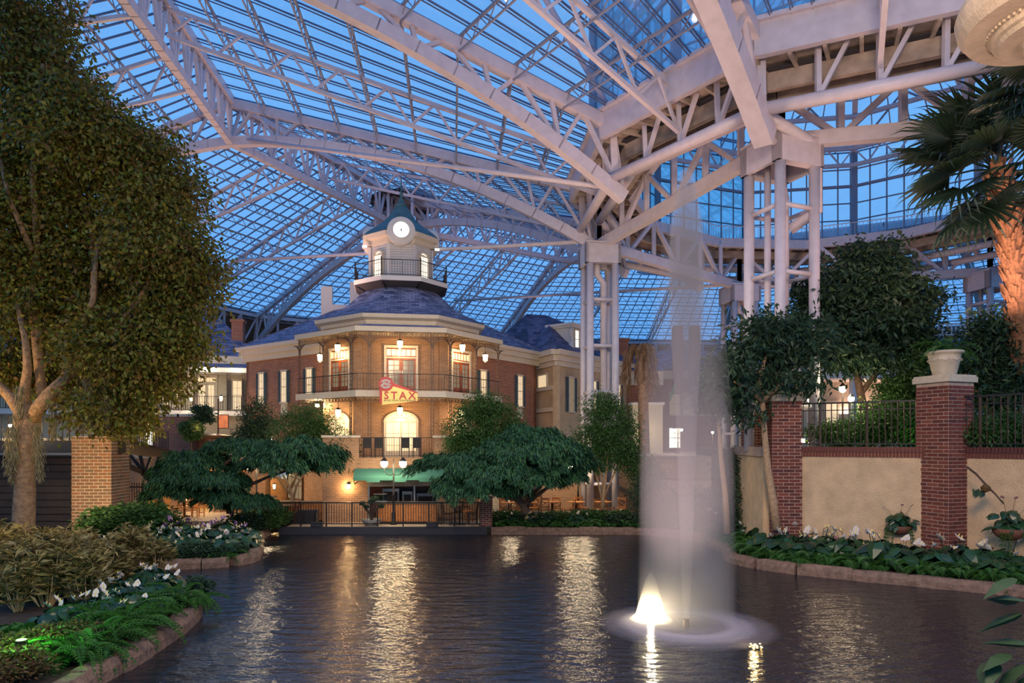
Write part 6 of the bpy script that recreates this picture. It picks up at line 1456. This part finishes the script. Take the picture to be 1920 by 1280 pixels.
# right bank (polyline runs right to left, land lies on its right)
RBr = [tuple(p) for p in RB][::-1]
def inland(poly, *a, **k): 
    return [p for p in along(poly, *a, **k)]
GB = 'plants of the bank along the cream wall'
sow(FERN, inland(RBr, 90, .2, .8, 1, t0=.30), .26, .9, 1.3, 'bright green fern arching over the kerb', 'ferns on the right kerb')
sow(FERN, inland(RBr, 24, .25, .6, 2, t1=.28), .26, .7, 1.0, 'small fern on the far kerb', 'ferns below the right maple')
sow(ANT, inland(RBr, 90, .8, 1.9, 3, t0=.30), .28, 1.2, 1.8, 'white anthurium with glossy leaves', 'anthuriums along the cream wall')
sow(ANTP, inland(RBr, 12, 1.3, 2.2, 4, t0=.30, t1=.7), .3, 1.0, 1.5, 'pink-flowered bed plant', 'pink flowers along the cream wall')
sow(ANT, inland(RBr, 24, .6, 1.3, 5, t1=.28), .26, .9, 1.2, 'white anthurium before the orange chairs', 'anthuriums before the orange chairs')
sow(BSHD+BSH, inland(RBr, 34, .5, 1.8, 6, t1=.30), .2, .8, 1.2, 'green shrub before the orange chairs', 'groundcover before the orange chairs')
sow(BSHD, inland(RBr, 26, 1.2, 2.2, 7, t0=.30), .2, .9, 1.2, 'dark shrub against the cream wall', 'groundcover at the cream wall')
# left middle bank
LBr = [tuple(p) for p in LBK]
sow(ANT, [V(lerp(-14.6,-9.3,rnd.random()), lerp(22.6,25.2,rnd.random())) for _ in range(44)], lambda p: .26, 1.0, 1.5, 'white anthurium of the middle bank', 'anthuriums on the middle left bank')
sow(ANTU, [V(lerp(-12.8,-10,rnd.random()), lerp(25.0,26.5,rnd.random())) for _ in range(8)], .3, 1.2, 1.6, 'violet-flowered plant of the middle bank', 'violet flowers on the middle left bank')
sow(BSHD, [V(lerp(-15.4,-9.2,(i+rnd.random())/26), lerp(22.1,22.9,rnd.random())) for i in range(26)], .15, .8, 1.1, 'low dark kerbside shrub of the middle bank', 'groundcover on the middle left bank')
sow(BSH, [V(lerp(-16.2,-13.4,rnd.random()), lerp(25,27,rnd.random())) for _ in range(12)], .3, 1.6, 2.3, 'tall leafy shrub beside the tan brick pillar', 'shrubs beside the tan pillar')
sow(BSH+BSHD, [V(lerp(-12,-10.3,rnd.random()), lerp(28,31,rnd.random())) for _ in range(14)], .3, .9, 1.4, 'leafy shrub under the left maple', 'shrubs below the left maple')
sow(FERN, [V(lerp(-12,-9.1,rnd.random()), lerp(22.2,22.8,rnd.random())) for _ in range(7)], .26, .7, 1.0, 'fern at the kerb of the middle left bank', 'ferns on the middle left bank')
# near left bank
sow(RHA, [V(x, y) for x, y in [(lerp(-16.5,-9.6,rnd.random()), lerp(14.5,21,rnd.random())) for _ in range(90)] if not (x > -11 and y > 19)], .26, .9, 1.3, 'olive narrow-leaved cane shrub', 'cane shrubs below the big tree')
sow(ANT, [V(lerp(-9.6,-7.8,rnd.random()), lerp(13.6,17.8,rnd.random())) for _ in range(34)], .26, .9, 1.3, 'white anthurium of the near bank', 'anthuriums on the near left bank')
sow(FERN+FOX, [V(lerp(-8.2,-7.15,rnd.random()), lerp(11.3,16.2,rnd.random())) for _ in range(38)], .28, .9, 1.3, 'bright fern spilling over the near kerb', 'ferns on the near left kerb')
sow(HEART, [V(lerp(-9.6,-8.2,rnd.random()), lerp(11.4,12.8,rnd.random())) for _ in range(16)], .28, .9, 1.2, 'low heart-leaved plant lit green', 'heart-leaved plants lit green')
sow(REDB, [V(lerp(-9.0,-7.75,rnd.random()), lerp(10.3,12.6,rnd.random())) for _ in range(15)], .26, .8, 1.1, 'copper and green low shrub', 'copper shrubs in the lower left')
sow(BSHD, [V(lerp(-9.5,-7.8,rnd.random()), lerp(12.6,17.5,rnd.random())) for _ in range(22)], .1, .7, .9, 'dark groundcover of the near bank', 'groundcover on the near left bank')
# urn plants, half baskets on the wall
for base_, s, lab in (((*p2, 6.70), 1.1, 'feathery fern plant spilling from the urn on the nearest pillar'), ((*p1, 6.25), 1.0, 'fern plant in the urn on the far pillar'), ((*p3, 5.9), .8, 'small fern in the farthest urn')):
    for j in range(1): put(FERN[0], USED, base_, 1.0, s*1.15, lab, 'ferns in the urns')
def basket(px, py, D, label, s):
    p = P(px, py, D); u = unit(V(*(p2-p1), 0)); t = thing('wall_basket', label, 'planter', tuple(p), math.atan2(u[1], u[0])); t.scale = (s,)*3
    MB().lathe([(0,-.22),(.12,-.20),(.22,-.12),(.27,0),(.24,0),(.19,-.10),(0,-.16)], n=20).build('half_bowl', TERRA, t, smooth=True)
    for k in range(34):
        a = rnd.uniform(-3.2, .1); r_ = rnd.uniform(.02,.30); o = bpy.data.objects.new('leaf', HM); COL.objects.link(o); adopt(o, t); o.location = (r_*math.cos(a)*1.1, r_*math.sin(a)*.8, rnd.uniform(0,.36)*(1-r_)); o.rotation_euler = (rnd.uniform(-.4,.4), rnd.uniform(.1,1.1), a)
    for k in range(6):
        a = rnd.uniform(-3.1, 0); o = bpy.data.objects.new('frond', frond_trail); COL.objects.link(o); adopt(o, t); o.rotation_euler = (0, .3, a)
    for k in range(3): 
        a = rnd.uniform(-3,0); q = (.3*math.cos(a), .25*math.sin(a), rnd.uniform(.42,.55)); MB().bar((0,0,.05), q, .006).build('flower_stem', L_OLIVE, t); o = bpy.data.objects.new('flower', HF); COL.objects.link(o); adopt(o, t); o.location = q; o.rotation_euler = (0,-.5,a)
HM = heart_mesh(.17, L_GLOSS); HF = flower_mesh(PETALP, .08); frond_trail = frond_mesh(.42, 12, .06, 1.4)
basket(1686, 985, 21.4, 'half-bowl wall planter with trailing leaves, left of the nearest pillar', 1.35)
basket(1892, 990, 19.2, 'half-bowl wall planter with trailing leaves, right of the nearest pillar', 1.6)
t = thing('driftwood_branch', 'bare driftwood branch with a small air plant fixed on the cream wall', 'branch', tuple(P(1850, 915, 19.4)))
MB().tube([P(1813,875,19.75), P(1830,888,19.65), P(1850,910,19.5), P(1866,926,19.3), P(1882,944,19.1)], [.035,.03,.03,.025,.02], 7).build('stick', BARKD, t, world=True, smooth=True)
MB().lathe([(0,-.12),(.10,-.08),(.13,.02),(.06,.1),(0,.1)], tuple(P(1848,915,19.35)-P(1850,915,19.4)), 10).build('moss_ball', L_RED, t)
m = MB()
for k in range(7): q = V(-.1-.05*k, 0, -.02-.02*(k % 3)); m.slab([q, q+V(.04,0,0), q+V(.05,-.02,-.16), q+V(0,-.02,-.24)], (0,.01,0))
m.build('strap_leaf', L_DARK, t)
t = thing('overhanging_branch', 'dark leafy twig leaning into the lower right corner close to the camera', 'branch', (5.3, 6.6, 1.2))
m = MB(); m.tube([(5.6,6.6,1.0),(5.2,6.6,1.9),(4.95,6.5,2.3)], [.02,.015,.008], 6).tube([(5.6,6.6,1.0),(5.1,6.5,1.3),(4.75,6.5,1.25)], [.015,.01,.006], 6); m.build('twig', BARKD, t, world=True)
lm_ = heart_mesh(.32, L_DARK)
for (px, py, rz_, el) in ((1880,1085,200,20),(1905,1120,190,-10),(1895,1150,150,30),(1870,1225,210,10),(1900,1250,180,40),(1915,1200,160,0),(1850,1245,230,20),(1910,1275,200,60)):
    o = bpy.data.objects.new('leaf', lm_); COL.objects.link(o); adopt(o, t); o.location = Vector(P(px, py, 6.7))-t.location; o.rotation_euler = (R(20), R(el), R(rz_)); o.scale = (1.1,.7,1)
for pr in (LP, SP, CD, CO, TD, TO, P2_, P1_, *FERN, *ANT, *ANTP, *ANTU, *HEART, *RHA, *BSH, *BSHD, *REDB, *FOX):   # drop prototypes that were never placed
    if pr.name not in USED:
        for ch in list(kids(pr)):
            for g_ in list(kids(ch)): bpy.data.objects.remove(g_, do_unlink=True)
            bpy.data.objects.remove(ch, do_unlink=True)
        bpy.data.objects.remove(pr, do_unlink=True)
